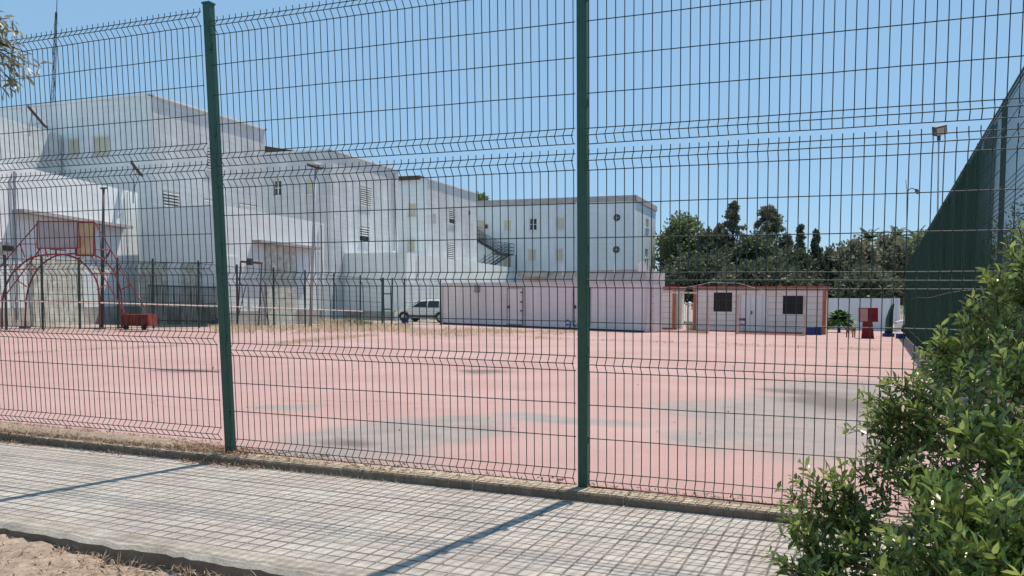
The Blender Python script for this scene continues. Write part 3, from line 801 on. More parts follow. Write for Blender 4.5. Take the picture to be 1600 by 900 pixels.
# pale rail across
pts = []
for (px, py) in [(-30, 469), (20, 470.5), (100, 472), (200, 474.5), (320, 478), (430, 481.5), (500, 484), (567, 486.5)]:
    Yv = 1 / (0.03096 - 2.33e-5 * (px - 240)) - .25; pts.append(pix(px, py, Yv))
mb = MB(); mb.tube(pts, .022, 6); o = mb.build("rail", M_goalw); tag(o, "long pale horizontal rail fixed at waist height along the far court fence", "rail")

# dark vertical bar fence
bf = thing("bar_fence", gpt(285, 508), "dark railing of close vertical bars before the low wing", "fence")
pa, pb = pix(232, 506, 35.0), pix(338, 508, 35.9)
zt = pix(280, 446, 35.4).z
mb = MB(); n = 44
for i in range(n + 1):
    a = lerp(pa, pb, i / n); mb.box(Vector((a.x, a.y, (a.z + zt) / 2)), (.02, .02, zt - a.z), V)
mb.build("bars", M_dmetal, bf)
mb = MB()
for z in (zt - .05, pa.z + .12): mb.box(lerp(pa, pb, .5) * 1 + Z * (z - lerp(pa, pb, .5).z), ((pb - pa).length, .05, .05), (pb - pa))
mb.build("rail", M_dmetal, bf)

# ------------------------------------------------------------------ lamp posts
def lamp(px0, y0, px1, y1, Y, label, r=.07, head="flood", group="floodlight masts"):
    b0, t1 = pix(px0, y0, Y), pix(px1, y1, Y)
    t = thing("floodlight_mast" if head != "arm" else "street_lamp", b0, label, "lamp post", group)
    mb = MB(); mb.tube([b0, t1], r, 8, r * .6); mb.build("pole", M_metal, t, True)
    return t, t1
t, p = lamp(485, 511, 493, 265, 39, "grey mast with one tilted floodlight, leaning before the stepped white blocks", .08)
mb = MB(); mb.box(p + Vector((.0, 0, .18)), (.68, .35, .12), (1, 0, -.28), None, (.28, -.5, 1)); h = mb.build("floodlight", M_dmetal, t)
mb = MB(); mb.box(p + Vector((.12, -.08, .22)), (.30, .3, .1), (1, 0, -.28), None, (.28, -.5, 1)); mb.build("glass", M_lampw, h)
mb = MB(); mb.tube([p - Z * .1, p + Vector((.1, 0, .12))], .04, 6); mb.build("bracket", M_metal, t)
t, p = lamp(159, 513, 162, 294, 30.7, "bare dark mast standing behind the right side of the basketball stand", .07)
t.children[0].data.materials[0] = M_dmetal
mb = MB(); mb.box(p, (.3, .05, .05), V); mb.build("bracket", M_dmetal, t)
t, p = lamp(1462, 535, 1467, 214, 36, "slim mast with a box floodlight at the right, rising above the screened fence", .05)
mb = MB(); mb.box(p + Vector((.02, 0, .28)), (.46, .34, .38), (1, 0, .25), None, (-.25, -.3, 1)); h = mb.build("floodlight", M_dmetal, t)
mb = MB(); mb.box(p + Vector((.02, -.13, .22)), (.40, .1, .3), (1, 0, .25), None, (-.25, -.3, 1)); mb.build("glass", M_lampw, h)
mb = MB(); mb.tube([p - Z * .15, p + Z * .15], .07, 8); mb.build("bracket", M_dmetal, t)
t, p = lamp(1416, 515, 1417, 298, 62, "distant thin street lamp with a short curved arm above the trees", .04, "arm", None)
t.children[0].data.materials[0] = M_dmetal
mb = MB(); mb.tube([p, p + Vector((.35, 0, .2)), p + Vector((.65, 0, .05))], .035, 5); mb.tube([p, p + Vector((-.1, 0, .8))], .02, 4); mb.build("arm", M_dmetal, t)
mb = MB(); mb.box(p + Vector((.72, 0, -.05)), (.2, .2, .28), (1, 0, -.5)); mb.build("lamp_head", M_dmetal, t)

# ------------------------------------------------------------------ basketball stand
YF, YB = 28.4, 29.5
hs = thing("basketball_stand", gpt(96, 515), "red tubular basketball stand with twin arches and backboard on the left of the court", "basketball hoop")
def arch(pts, Y, n=8):
    P = [pix(x, y, Y) for x, y in pts]; out = []
    for i in range(len(P) - 1):           # catmull-rom
        a, b_, c, d = P[max(i - 1, 0)], P[i], P[i + 1], P[min(i + 2, len(P) - 1)]
        for k in range(5):
            t = k / 5; out.append(.5 * ((2 * b_) + (c - a) * t + (2 * a - 5 * b_ + 4 * c - d) * t * t + (3 * b_ - a - 3 * c + d) * t ** 3))
    out.append(P[-1]); mb = MB(); mb.tube(out, .03, 7); return mb
arch([(3, 516), (4, 470), (9, 447), (22, 424), (45, 405), (65, 399), (95, 397.5), (118, 403), (137, 418), (150, 437), (155, 462), (156, 514)], YF).build("arch", M_red, hs, True)
arch([(39, 511), (41, 470), (46, 445), (60, 419), (82, 402), (105, 397), (140, 397), (162, 406), (178, 425), (188, 452), (190.5, 480), (191, 511)], YB).build("arch", M_red, hs, True)
def strut(lst):
    mb = MB()
    for (x0, y0, Ya, x1, y1, Yb) in lst: mb.tube([pix(x0, y0, Ya), pix(x1, y1, Yb)], .022, 6)
    mb.build("strut", M_red, hs)
strut([(-30, 452, YF, 60, 347, YF)]); strut([(5, 466, YB, 95, 346, YB)]); strut([(60, 347, YF, 121, 347, YF)])
strut([(148, 347, YB, 232, 492, YB)]); strut([(143, 400, YF, 197, 492, YF)])
strut([(31, 381, YF, 68, 381, YB), (31, 381, YF, 39, 402, YF), (68, 381, YB, 75, 402, YB)])
strut([(148, 390, YF, 173, 390, YB), (173, 390, YB, 163, 405, YB)])
strut([(18, 421, YF, 57, 420, YB), (8, 411, YF, 20, 421, YF)]); strut([(147, 427, YF, 180, 427, YB)])
strut([(42, 448, YB, 27, 438, YB), (152, 452, YF, 166, 445, YB), (190, 452, YB, 205, 445, YB)])
strut([(48, 412, YF, 58, 420, YB), (125, 408, YF, 133, 398, YB), (187, 420, YB, 181, 427, YB), (168, 402, YB, 173, 390, YB)])
strut([(60, 399, YF, 60, 388, YF), (88, 396, YF, 88, 388, YF)])
# backboards
def board(x0, y0, x1, y1, Y, m, nm, edge):
    a, b_, c, d = pix(x0, y1, Y), pix(x1, y1, Y), pix(x1, y0, Y), pix(x0, y0, Y)
    mb = MB(); mb.prism([a, b_, c, d], (0, .03, 0)); o = mb.build(nm, m, hs)
    e = MB()
    for p, q in ((a, b_), (b_, c), (c, d), (d, a)): e.tube([p, q], edge, 5)
    e.build("frame", M_red, o); return o
bo = board(58, 346, 121, 388, YF - .1, M_boardg, "backboard", .022)
bo2 = board(119.5, 347, 147, 399, YF + .2, M_boardw, "side_board", .032)
mb = MB(); ps = [pix(*q, YF - .16) for q in ((119, 369), (125.5, 369), (125.5, 387), (119, 387))]; mb.tube(ps, .02, 4); mb.build("painted_square", M_red, bo2)
rc = pix(90, 390, YF - .55); mb = MB(); mb.tube([rc + Vector((.225 * math.cos(t * .5236), .225 * math.sin(t * .5236), 0)) for t in range(13)], .012, 5); mb.box(rc + Vector((0, .33, 0)), (.1, .25, .03)); mb.build("rim", M_rust, hs)
# counterweight
a, b_ = pix(191, 509, YF + .2), pix(232, 509, YF + .2); zt = pix(210, 491.5, YF + .2).z
mb = MB(); mb.prism([a, b_, b_ + Vector((0, .7, 0)), a + Vector((0, .7, 0))], (0, 0, zt - a.z)); cw = mb.build("counterweight", M_redbox, hs)
mb = MB()
for k in range(9):
    q = lerp(a, b_, k / 8); mb.box(Vector((q.x, q.y - .012, (a.z + zt) / 2)), (.03, .03, zt - a.z + .01))
mb.build("rib", M_redbox, cw)
for px in (197, 225):
    mb = MB(); q = pix(px, 511.5, YF + .15); mb.disc(q, (0, 1, 0), .09, .06, 12); mb.build("wheel", M_tyre, cw)
for px, py, Y in ((3, 515.5, YF), (156, 513.5, YF), (39, 511.5, YB), (191, 511.5, YB)):
    mb = MB(); q = pix(px, py, Y); mb.box(q, (.22, .35, .05)); mb.build("foot", M_dmetal, hs)

# rusty second stand seen beyond the post
rs = thing("goal_stand", gpt(400, 510), "old rusty stand with a cross beam just right of the near post", "stand")
Yr = 36.5
def rt(m, *l):
    mb = MB()
    for (x0, y0, x1, y1, r_) in l: mb.tube([pix(x0, y0, Yr), pix(x1, y1, Yr + .6)], r_, 5)
    return mb
rt(0, (376, 408.5, 410, 411, .055)).build("beam", M_rust, rs)
mb = MB(); mb.box(pix(390, 409, Yr), (.22, .2, .28)); mb.build("bracket", M_dmetal, rs)
rt(0, (376, 408, 371, 510, .035), (409, 411, 404, 510, .035)).build("leg", M_rust, rs)
rt(0, (390, 412, 388, 510, .05)).build("leg", M_frame, rs)
rt(0, (372, 445, 416, 447, .03)).build("crossbar", M_dmetal, rs)
rt(0, (384, 447, 371, 500, .02), (408, 447, 418, 500, .02), (414, 447, 420, 508, .02)).build("brace", M_rust, rs)

# ------------------------------------------------------------------ container
CL = Vector((-4.2, 51, 0)); CR = Vector((6.62, 42.1, 0)); cd_ = (CR - CL).normalized(); cn = Vector((-cd_.y, cd_.x, 0))
if cn.y < 0: cn = -cn
ct = thing("container_cabin", (CR.x, CR.y, gz(CR.x, CR.y)), "long pale pink container cabin with two outlined doors at the back of the court", "container")
zT = CAMZ + .93; LC = (CR - CL).length; zb = gz(CL.x, CL.y) + .03; zb2 = gz(CR.x, CR.y) + .03
mb = MB(); prev = None; n = int(LC / .07); pts = []
for i in range(n + 1):
    dep = .0 if (i // 2) % 2 else .025
    pts.append(CL + cd_ * (LC * i / n) + cn * dep)
for i in range(n):
    a, b_ = pts[i], pts[i + 1]; za, zbb = lerp(zb, zb2, i / n), lerp(zb, zb2, (i + 1) / n)
    mb.quad(a + Z * za, b_ + Z * zbb, b_ + Z * (zT - .1), a + Z * (zT - .1))
DEP = 1.6
mb.quad(CR + cn * .02 + Z * zb2, CR + cn * DEP + Z * zb2, CR + cn * DEP + Z * (zT - .1), CR + cn * .02 + Z * (zT - .1))
mb.quad(CL + cn * .02 + Z * zb, CL + cn * DEP + Z * zb, CL + cn * DEP + Z * (zT - .1), CL + cn * .02 + Z * (zT - .1))
mb.quad(CL + cn * DEP + Z * zb, CR + cn * DEP + Z * zb2, CR + cn * DEP + Z * (zT - .1), CL + cn * DEP + Z * (zT - .1))
mb.build("body", M_cont, ct)
mb = MB(); mb.prism([CL - cn * .03 - cd_ * .03, CR - cn * .03 + cd_ * .03, CR + cn * (DEP + .03) + cd_ * .03, CL + cn * (DEP + .03) - cd_ * .03], (0, 0, .13))
mb.v = [v + Z * (zT - .1) for v in mb.v]; mb.build("roof", M_conttrim, ct)
for P in (CL, CR):
    mb = MB(); zc = zb if P is CL else zb2; mb.box(P + Z * ((zc + zT - .1) / 2) - cn * .012, (.12, .05, zT - .1 - zc), cd_); mb.build("corner_post", M_conttrim, ct)
mb = MB(); mb.prism([CL - cn * .02, CR - cn * .02, CR - cn * .006, CL - cn * .006], (0, 0, .16))
mb.v = [v + Z * (lerp(zb, zb2, (Vector((v.x, v.y, 0)) - CL).dot(cd_) / LC) - .10) for v in mb.v]; mb.build("base_rail", M_line, ct)
def cont_rect(x0, y0, x1, y1): return rect(T2(CL), T2(CR), x0, y0, x1, y1)
for (x0, x1, yt, yb) in ((793, 817, 450, 507), (896, 922, 449, 508)):
    a, b_, c, e = cont_rect(x0, yt, x1, yb)
    def cp(s, z, o=-.03): return CL + cd_ * s + Z * z + cn * o
    mb = MB(); mb.box(cp((a + b_) / 2, (c + e) / 2, -.012), (b_ - a, .03, e - c), cd_); dr = mb.build("door", M_cont, ct)
    mb = MB(); 
    for p, q in ((cp(a, c), cp(a, e)), (cp(a, e), cp(b_, e)), (cp(b_, e), cp(b_, c)), (cp(b_, c), cp(a, c))): mb.tube([p, q], .022, 4)
    mb.build("door_frame", M_line, dr)
    mb = MB(); mb.box(cp(a + .14, c + (e - c) * .48, -.06), (.12, .05, .16), cd_); mb.build("handle", M_dmetal, dr)
    mb = MB()
    for f in (.12, .38, .62, .88): mb.box(cp(b_ - .08, lerp(c, e, f), -.05), (.12, .04, .07), cd_)
    mb.build("hinge", M_dmetal, dr)
a, b_, c, e = cont_rect(742, 446, 750, 457); mb = MB(); mb.box(CL + cd_ * ((a + b_) / 2) + Z * ((c + e) / 2) - cn * .03, (b_ - a, .05, e - c), cd_); mb.build("vent", M_plinth, ct)
# service pipes at the right end
sv = thing("service_pipes", on_g(1014, 43), "cluster of pale vertical pipes and brackets at the container's right end", "pipes")
for px, w in ((1009, .03), (1013, .02), (1017, .035), (1021, .03)):
    mb = MB(); mb.tube([Vector((pix(px, 500, 42.4).x, 42.4, gz(7, 42))), pix(px - .5, 420 if px > 1012 else 440, 42.4)], w, 6); mb.build("pipe", M_conttrim if px != 1017 else M_rust, sv)
mb = MB()
for py in (440, 452, 463, 474, 486, 500): mb.tube([pix(1016, py, 42.35), pix(1022, py, 42.35)], .015, 4)
mb.build("bracket", M_metal, sv)

# roof railing / tanks behind the container
lw = thing("low_building", on_g(900, 60), "low flat pinkish service building behind the container, below the wing", "building")
mb = MB(); a = pix(812, 424, 66); b_ = pix(1021, 424, 58); zt = pix(900, 425, 62).z
mb.prism([Vector((a.x, a.y, -2)), Vector((b_.x, b_.y, -2)), Vector((b_.x + 1.5, b_.y + 4, -2)), Vector((a.x + 1.5, a.y + 5, -2))], (0, 0, zt + 2)); mb.build("wall", mat("low_wall_render", (0.50, 0.47, 0.47), .9, .15, 1.2), lw)
mb = MB(); mb.prism([Vector((a.x, a.y - .1, zt)), Vector((b_.x, b_.y - .1, zt)), Vector((b_.x, b_.y + .6, zt)), Vector((a.x, a.y + .6, zt))], (0, 0, .10)); mb.build("coping", M_coping, lw)
mb = MB(); mb.box(pix(835, 428, 64.5), (2.2, 1.2, .45), V); mb.build("mossy_ledge", M_plinth, lw)
wt = thing("water_tank", pix(1003, 424, 57), "small white water tank with pipes on the low roof beside the wing corner", "water tank")
mb = MB(); q = pix(1003, 424, 57); mb.tube([q, q + Z * .55], .28, 14); mb.build("tank", M_cream, wt, False); mb = MB(); mb.tube([q + Z * .55, q + Z * .65], .16, 12); mb.build("lid", M_cream, wt)
mb = MB()
for dx in (.3, .45, .62): mb.tube([q + Vector((dx, 0, -.3)), q + Vector((dx, 0, .75))], .02, 5)
mb.build("pipe", M_frame, wt)
rl = thing("roof_railing", pix(880, 425, 56), "thin white railing line running along the low roof behind the container", "railing")
mb = MB(); mb.tube([pix(879, 411, 57), pix(1000, 413, 55)], .018, 4); mb.build("rail", M_frame, rl)
for px in (879, 920, 960):
    mb = MB(); mb.tube([pix(px, 411.5, 56.5), pix(px, 430, 56.5)], .03, 5); mb.build("post", M_frame, rl)

# ------------------------------------------------------------------ cabins
HL = gpt(1083, 516); HR = gpt(1290, 523); hd = Vector((HR.x - HL.x, HR.y - HL.y, 0)).normalized(); hn = Vector((-hd.y, hd.x, 0))
zH = pix(1186, 450, (HL.y + HR.y) / 2).z
def hpt(s, z, o=0): return Vector((HL.x, HL.y, 0)) + hd * s + Z * z + hn * min(o, .3) + Vector((.355, .93, 0)) * max(0, o - .3)
def hrect(x0, y0, x1, y1): return rect(T2(HL), T2(HL + hd), x0, y0, x1, y1)
LH = Vector((HR.x - HL.x, HR.y - HL.y, 0)).length
gzh = lambda s: gz(*hpt(s, 0).xy)
def cabin(label, s0, s1, wins, doors, trims, dep=2.4):
    c = thing("site_cabin", hpt(s0, gzh(s0)), label, "cabin", "orange trimmed cabins at the back of the court")
    zbm = min(gzh(s0), gzh(s1)) - .02
    ops = [hrect(*w) for w in wins + doors]
    mb = MB(); p0 = hpt(s0, 0); p1 = hpt(s1, 0)
    wall(mb, p0, p1, zbm, zH - .12, [(o[0] - s0, o[1] - s0, max(o[2], zbm + .02), o[3]) for o in ops], rev=.08)
    for s in (s0, s1): mb.quad(hpt(s, zbm), hpt(s, zbm, dep), hpt(s, zH - .12, dep), hpt(s, zH - .12))
    mb.quad(hpt(s0, zbm, dep), hpt(s1, zbm, dep), hpt(s1, zH - .12, dep), hpt(s0, zH - .12, dep)); mb.build("wall", M_house, c)
    mb = MB()
    for k in range(6):
        z = lerp(zbm, zH - .12, (k + 1) / 7)
        ss = s0 + .01
        segs = [(s0, s1)]
        for o in ops:
            if o[2] < z < o[3]:
                segs = [q for a, b_ in segs for q in (((a, min(b_, o[0])), (max(a, o[1]), b_)) if o[0] < b_ and o[1] > a else ((a, b_),))]
        for a, b_ in segs:
            if b_ - a > .05: mb.box(hpt((a + b_) / 2, z, -.004), (b_ - a, .012, .018), hd)
    mb.build("panel_joint", M_plinth, c)
    mb = MB(); mb.prism([hpt(s0 - .06, zH - .13, -.06), hpt(s1 + .06, zH - .13, -.06), hpt(s1 + .06, zH - .13, dep + .05), hpt(s0 - .06, zH - .13, dep + .05)], (0, 0, .22)); mb.build("fascia", M_redtrim, c)
    mb = MB(); mb.box(hpt((s0 + s1) / 2, zbm + .06, -.01), (s1 - s0 + .02, .04, .12), hd); mb.build("base_rail", M_redtrim, c)
    for s, w in trims:
        mb = MB(); mb.box(hpt(s, (zbm + zH - .13) / 2, -.01), (w, .09, zH - .13 - zbm), hd); mb.build("corner_post", M_orange, c)
    for w in wins:
        o = hrect(*w); mb = MB(); W, H = o[1] - o[0], o[3] - o[2]; cc = hpt((o[0] + o[1]) / 2, (o[2] + o[3]) / 2)
        for sg in (-1, 1): mb.box(cc + hd * sg * (W / 2 - .02) + hn * .03, (.04, .05, H), hd); mb.box(cc + Z * sg * (H / 2 - .02) + hn * .03, (W - .08, .048, .04), hd)
        mb.box(cc + Z * H * .1 + hn * .028, (W - .08, .045, .035), hd)
        f = mb.build("window", M_line, c)
        mb = MB(); mb.box(cc + hn * .06, (W - .08, .01, H - .08), hd); mb.build("pane", M_cglass, f)
        mb = MB()
        for k in range(1, 6): mb.box(cc + hd * (W * (k / 6 - .5)) + hn * .0, (.012, .012, H - .04), hd)
        mb.build("security_bars", M_dmetal, f)
    for w in doors:
        o = hrect(*w); W, H = o[1] - o[0], o[3] - o[2]; cc = hpt((o[0] + o[1]) / 2, (o[2] + o[3]) / 2)
        mb = MB(); mb.box(cc + hn * .05, (W - .02, .03, H - .02), hd); dr = mb.build("door", M_frame, c)
        mb = MB()
        for k in (-.5, -.14, .3, .5): mb.box(cc + hd * (W * k * .97) + hn * .02, (.03, .02, H - .03), hd)
        mb.build("door_frame", M_conttrim, dr)
        mb = MB(); mb.box(cc + hd * (-W * .08) - hn * .02, (.04, .08, .2), hd); mb.build("handle", M_dmetal, dr)
    return c
s_gate0 = hrect(1063, 460, 1064, 500)[0]; s_l = hrect(1000, 460, 1001, 500)[0]
cabin("long cream cabin with orange corners, white double door and two barred windows", 0, LH, [(1115, 457, 1144, 487), (1223, 462, 1255, 491)], [(1156, 460, 1200, 517)], [(.08, .16), (LH - .09, .18)])
s56 = hrect(1050, 460, 1057, 500)
cabin("short cream cabin mostly hidden by the container, with one narrow barred window", s_l, s56[1], [(1025, 455, 1032, 485)], [], [((s56[0] + s56[1]) / 2, .2)])
o_g = thing("bar_gate", hpt(-.4, gzh(0)), "small white barred gate between the two orange trimmed cabins", "gate")
a, b_, c, e = hrect(1067, 473, 1082, 506)
mb = MB()
for k in range(6): s = lerp(a, b_, k / 5); mb.box(hpt(s, (c + e) / 2, .6), (.035, .03, e - c), hd)
mb.build("bars", M_frame, o_g)
mb = MB(); mb.box(hpt((a + b_) / 2, e - .05, .6), (b_ - a, .04, .05), hd); mb.box(hpt((a + b_) / 2, c + .1, .6), (b_ - a, .04, .05), hd); mb.build("rail", M_frame, o_g)
a, b_, c, e = hrect(1057, 460, 1063, 514); mb = MB(); mb.box(hpt((a + b_) / 2, (c + e) / 2, .15), (b_ - a, .2, e - c), hd); o = mb.build("gate_pillar", mat("pale_yellow", (.62, .62, .46), .8, .1, 2)); tag(o, "pale yellow green pillar beside the small white gate", "pillar")
# bucket between cabins
o = MB(); q = gpt(1076, 515) + hn * .3; o.tube([q, q + Z * .28], .22, 12, .3); o = o.build("tub", M_cream); tag(o, "white tub on the ground in front of the barred gate", "tub")
# blue crates by cabin
for px, lab in ((1266, "blue plastic crate by the cabin's right corner, left of the pair"), (1278, "blue plastic crate by the cabin's right corner, right of the pair")):
    q = gpt(px, 523.5); mb = MB(); mb.box(q + Z * .19, (.36, .3, .38), hd)
    t = thing("crate", q, lab, "crate", "blue crates by the cabin"); mb.build("box", M_blue, t); mb = MB(); mb.box(q + Z * .385, (.4, .34, .03), hd); mb.build("rim", M_blue, t)
# plastic chair by the cabin door
t = thing("chair", gpt(1159, 520), "small dark seat with pale backrest between the goal post and the cabin door", "chair")
q = gpt(1159, 519.5) - hn * .3
mb = MB(); mb.box(q + Z * .45, (.45, .42, .06), hd); mb.build("seat", M_line, t); mb = MB(); mb.box(q + Z * .72 + hn * .2, (.42, .04, .14), hd); mb.build("backrest", M_rust, t)
for i in (-1, 1):
    for j in (-1, 1): mb = MB(); mb.tube([q + hd * .19 * i + hn * .18 * j, q + hd * .19 * i + hn * .18 * j + Z * (.44 if j < 0 else .8)], .014, 4); mb.build("leg", M_dmetal, t)

# ------------------------------------------------------------------ goals
def goal(x0, x1, yb0, yb1, lab, net=False):
    a, b_ = gpt(x0, yb0), gpt(x1, yb1); H = 2.0
    t = thing("handball_goal", a, lab, "goal", "small goals before the cabins")
    back = Vector((.3, .9, 0)) * .9
    for p in (a, b_):
        mb = MB(); mb.box(p + Z * (H / 2), (.09, .09, H), hd); mb.build("post", M_goal, t)
        mb = MB(); mb.tube([p + Z * (H - .03), p + back * .45 + Z * (H - .25), p + back + Z * .05], .022, 5); mb.tube([p + Z * .03, p + back + Z * .05], .022, 5); mb.build("side_brace", M_goal, t)
    mb = MB(); mb.box(lerp(a, b_, .5) + Z * (H + .04), ((b_ - a).length + .08, .08, .08), (b_ - a)); mb.build("crossbar", M_goalw, t)
    mb = MB(); mb.tube([a + back + Z * .05, b_ + back + Z * .05], .022, 5); mb.tube([a + Z * .03, b_ + Z * .03], .02, 5); mb.build("ground_bar", M_rust, t)
goal(1010, 1105, 518.5, 521, "left goal of the pair, its faded frame partly before the short cabin")
goal(1152, 1256, 522, 525, "right goal of the pair, its faded frame before the cabin's white door")
# sagging cable over the cabin
mb = MB(); mb.tube([pix(x, y, 44) for x, y in ((1022, 452), (1060, 450), (1085, 447), (1110, 441), (1155, 442.5), (1180, 450), (1205, 457), (1255, 460))], .018, 4)
o = mb.build("cable", M_goalw); tag(o, "pale cable looping over the front of the long cream cabin", "cable")

# ------------------------------------------------------------------ car
def car(center, ax, label, name="parked_car"):
    """ax: unit vector pointing to the car's rear"""
    ax = Vector(ax).normalized(); sd = Vector((-ax.y, ax.x, 0)); base = Vector(center)
    t = thing(name, base, label, "car")
    def P(x, w, z): return base + ax * x + sd * w + Z * (z * .93)
    up = [(0, .35), (.02, .62), (.12, .78), (.5, .90), (1.05, 1.0), (1.25, 1.08), (1.75, 1.42), (2.1, 1.56), (2.8, 1.60), (3.6, 1.55), (3.95, 1.40), (4.12, 1.08), (4.2, .9), (4.22, .5), (4.15, .34)]
    sill = [(.9 + 0, .26)]
    def lo(x):
        for c in (.80, 3.42):
            if abs(x - c) < .37: return .30 + math.sqrt(.37 ** 2 - (x - c) ** 2)
        return .26
    xs_ = sorted(set([q[0] for q in up] + [.80 + .37 * math.cos(k * math.pi / 8) for k in range(9)] + [3.42 + .37 * math.cos(k * math.pi / 8) for k in range(9)]))
    def uz(x):
        for (x0, z0), (x1, z1) in zip(up, up[1:]):
            if x0 <= x <= x1: return z0 if x1 == x0 else lerp(z0, z1, (x - x0) / (x1 - x0))
        return .5
    mb = MB(); rows = []
    def hw(x, z):
        w = .88 if .35 < x < 3.9 else .88 - .22 * (max(.35 - x, x - 3.9, 0) / .35) ** 1.5
        if z > .95: w -= (z - .95) * .36
        return w
    for x in xs_:
        zt = uz(x); zl = lo(x) if .3 < x < 3.9 else .30; zl = min(zl, zt - .03); zm = min(zt, .95)
        zm = max(zm, zl + .01)
        ring = [(-hw(x, zl) + .03, zl), (-hw(x, .6), (zl + zm) / 2), (-hw(x, zm), zm), (-hw(x, zt), max(zt - .04, zm)), (-hw(x, zt) * .75, zt), (hw(x, zt) * .75, zt), (hw(x, zt), max(zt - .04, zm)), (hw(x, zm), zm), (hw(x, .6), (zl + zm) / 2), (hw(x, zl) - .03, zl)]
        rows.append([P(x, w, z) for w, z in ring])
    for r_ in rows: mb.v += r_
    n = 10
    for i in range(len(rows) - 1):
        for k in range(n): a = i * n + k; b2 = i * n + (k + 1) % n; mb.f.append((a, b2, b2 + n, a + n))
    mb.f.append(tuple(range(n))); mb.f.append(tuple(len(mb.v) - n + k for k in range(n - 1, -1, -1)))
    body = mb.build("body", M_car, t, True)
    for s in (-1, 1):
        def S(x, z, o=.008): return P(x, s * (hw(x, z) + o), z)
        for poly in ([(1.38, 1.02), (1.86, 1.40), (2.42, 1.47), (2.42, 1.0)], [(2.50, 1.0), (2.50, 1.47), (3.25, 1.46), (3.3, 1.0)], [(3.38, 1.02), (3.34, 1.45), (3.62, 1.42), (3.88, 1.12)]):
            mb = MB(); mb.add([S(x, z) for x, z in poly], [(0, 1, 2, 3)]); mb.build("side_window", M_glass, t)
        mb = MB(); mb.tube([S(1.1, .4, .0), S(3.1, .4, .0)], .07, 5); mb.build("sill_trim", M_dmetal, t)
        for x in (.8, 3.42):
            mb = MB(); c = P(x, s * .78, .32); mb.disc(c, sd, .32, .2, 20); w = mb.build("wheel", M_tyre, t)
            mb = MB(); mb.disc(c + sd * s * .095, sd, .20, .02, 16)
            for k in range(5):
                a = k * 1.2566; mb.box(c + sd * s * .11 + (ax * math.cos(a) + Z * math.sin(a)) * .1, (.2, .02, .05), ax * math.cos(a) + Z * math.sin(a), sd)
            mb.build("rim", M_rim, w)
            mb = MB()
            arc = [P(x + .38 * math.cos(k * math.pi / 10), s * .885, .30 + .38 * math.sin(k * math.pi / 10)) for k in range(11)]
            mb.tube(arc, .03, 4); mb.build("wheel_arch", M_dmetal, t)
        mb = MB(); mb.box(S(1.3, 1.02, .1), (.16, .2, .12), ax, sd); mb.build("mirror", M_car, t)
        mb = MB(); mb.box(P(.14, s * .62, .72), (.2, .3, .13), ax, sd); mb.build("headlight", M_lampw, t)
        mb = MB(); mb.box(P(4.15, s * .64, .95), (.1, .2, .22), ax, sd); mb.build("tail_light", M_redpad, t)
    mb = MB(); mb.add([P(1.30, -.78, 1.10), P(1.30, .78, 1.10), P(1.78, .66, 1.455), P(1.78, -.66, 1.455)], [(0, 1, 2, 3)])
    mb.v = [v + Z * .015 - ax * .01 for v in mb.v]; mb.build("windscreen", M_glass, t)
    mb = MB()
    for s in (-1, 1): mb.tube([P(2.0, s * .6, 1.60), P(3.5, s * .6, 1.61)], .018, 5)
    mb.build("roof_rail", M_rim, t)
    return t
p = on_g(624, 56.8); car(p, V, "silver grey hatchback parked beside the container's left end, facing left")
p = on_g(1396, 53); car(p, Vector((.93, -.36, 0)), "pale silver car half hidden behind the screened fence at the right")

# ------------------------------------------------------------------ right side items
ww = thing("white_wall", on_g(1293, 62), "white boundary wall to the right of the long cabin", "wall")
a, b_ = on_g(1285, 63), on_g(1392, 60); mb = MB(); zt = pix(1340, 466, 61.5).z
mb.prism([a, b_, b_ + Vector((0, .3, 0)), a + Vector((0, .3, 0))], (0, 0, 0)); mb = MB()
d = (b_ - a); d.z = 0; mb.box(Vector(((a.x + b_.x) / 2, (a.y + b_.y) / 2, (zt - 1.7) / 2)), (d.length, .25, zt + 1.7), d); mb.build("wall", M_wwall, ww)
for px in (1395, 1401):
    mb = MB(); q = on_g(px, 60); mb.box(Vector((q.x, q.y - .1, (zt - 1.8) / 2)), (.22, .3, zt + 1.85), d); mb.build("pillar", M_wwall, ww)
bb = thing("slat_fence", on_g(1408, 61), "beige slat fence glimpsed between the white wall and the screened fence", "fence")
for k in range(10):
    mb = MB(); q = on_g(1403 + k * 3.0, 61); mb.box(q + Z * .9, (.09, .03, 1.9), V); mb.build("slat", M_shutter, bb)
mb = MB(); q0, q1 = on_g(1403, 61.05), on_g(1431, 61.05); mb.tube([q0 + Z * 1.4, q1 + Z * 1.4], .03, 4); mb.build("rail", M_shutter, bb)
# red pedestal
q = gpt(1357, 529); t = thing("red_pedestal", q, "red box on a tapered red base standing on the court", "pedestal")
s_ = q.y / F
def pb(mb, x0, x1, y0, y1, taper=0, dep=.7):
    a = pix(x0, y1, q.y); b_ = pix(x1, y1, q.y); c = pix(x1 - taper, y0, q.y); d = pix(x0 + taper, y0, q.y)
    k = V * 0 + U * dep
    mb.prism([a, b_, c, d], k)
mb = MB(); pb(mb, 1346, 1366, 503, 530, 2.5, .5); mb.build("base", M_redpad, t)
mb = MB(); pb(mb, 1342, 1372, 481, 503, 0, .7); bx_ = mb.build("box", M_redpad, t)
mb = MB(); a = pix(1342.5, 502, q.y - .012); b_ = pix(1356, 502, q.y - .012); c = pix(1356, 482, q.y - .012); d = pix(1342.5, 482, q.y - .012); mb.prism([a, b_, c, d], (0, .01, 0)); mb.build("faded_panel", M_pinkpad, bx_)
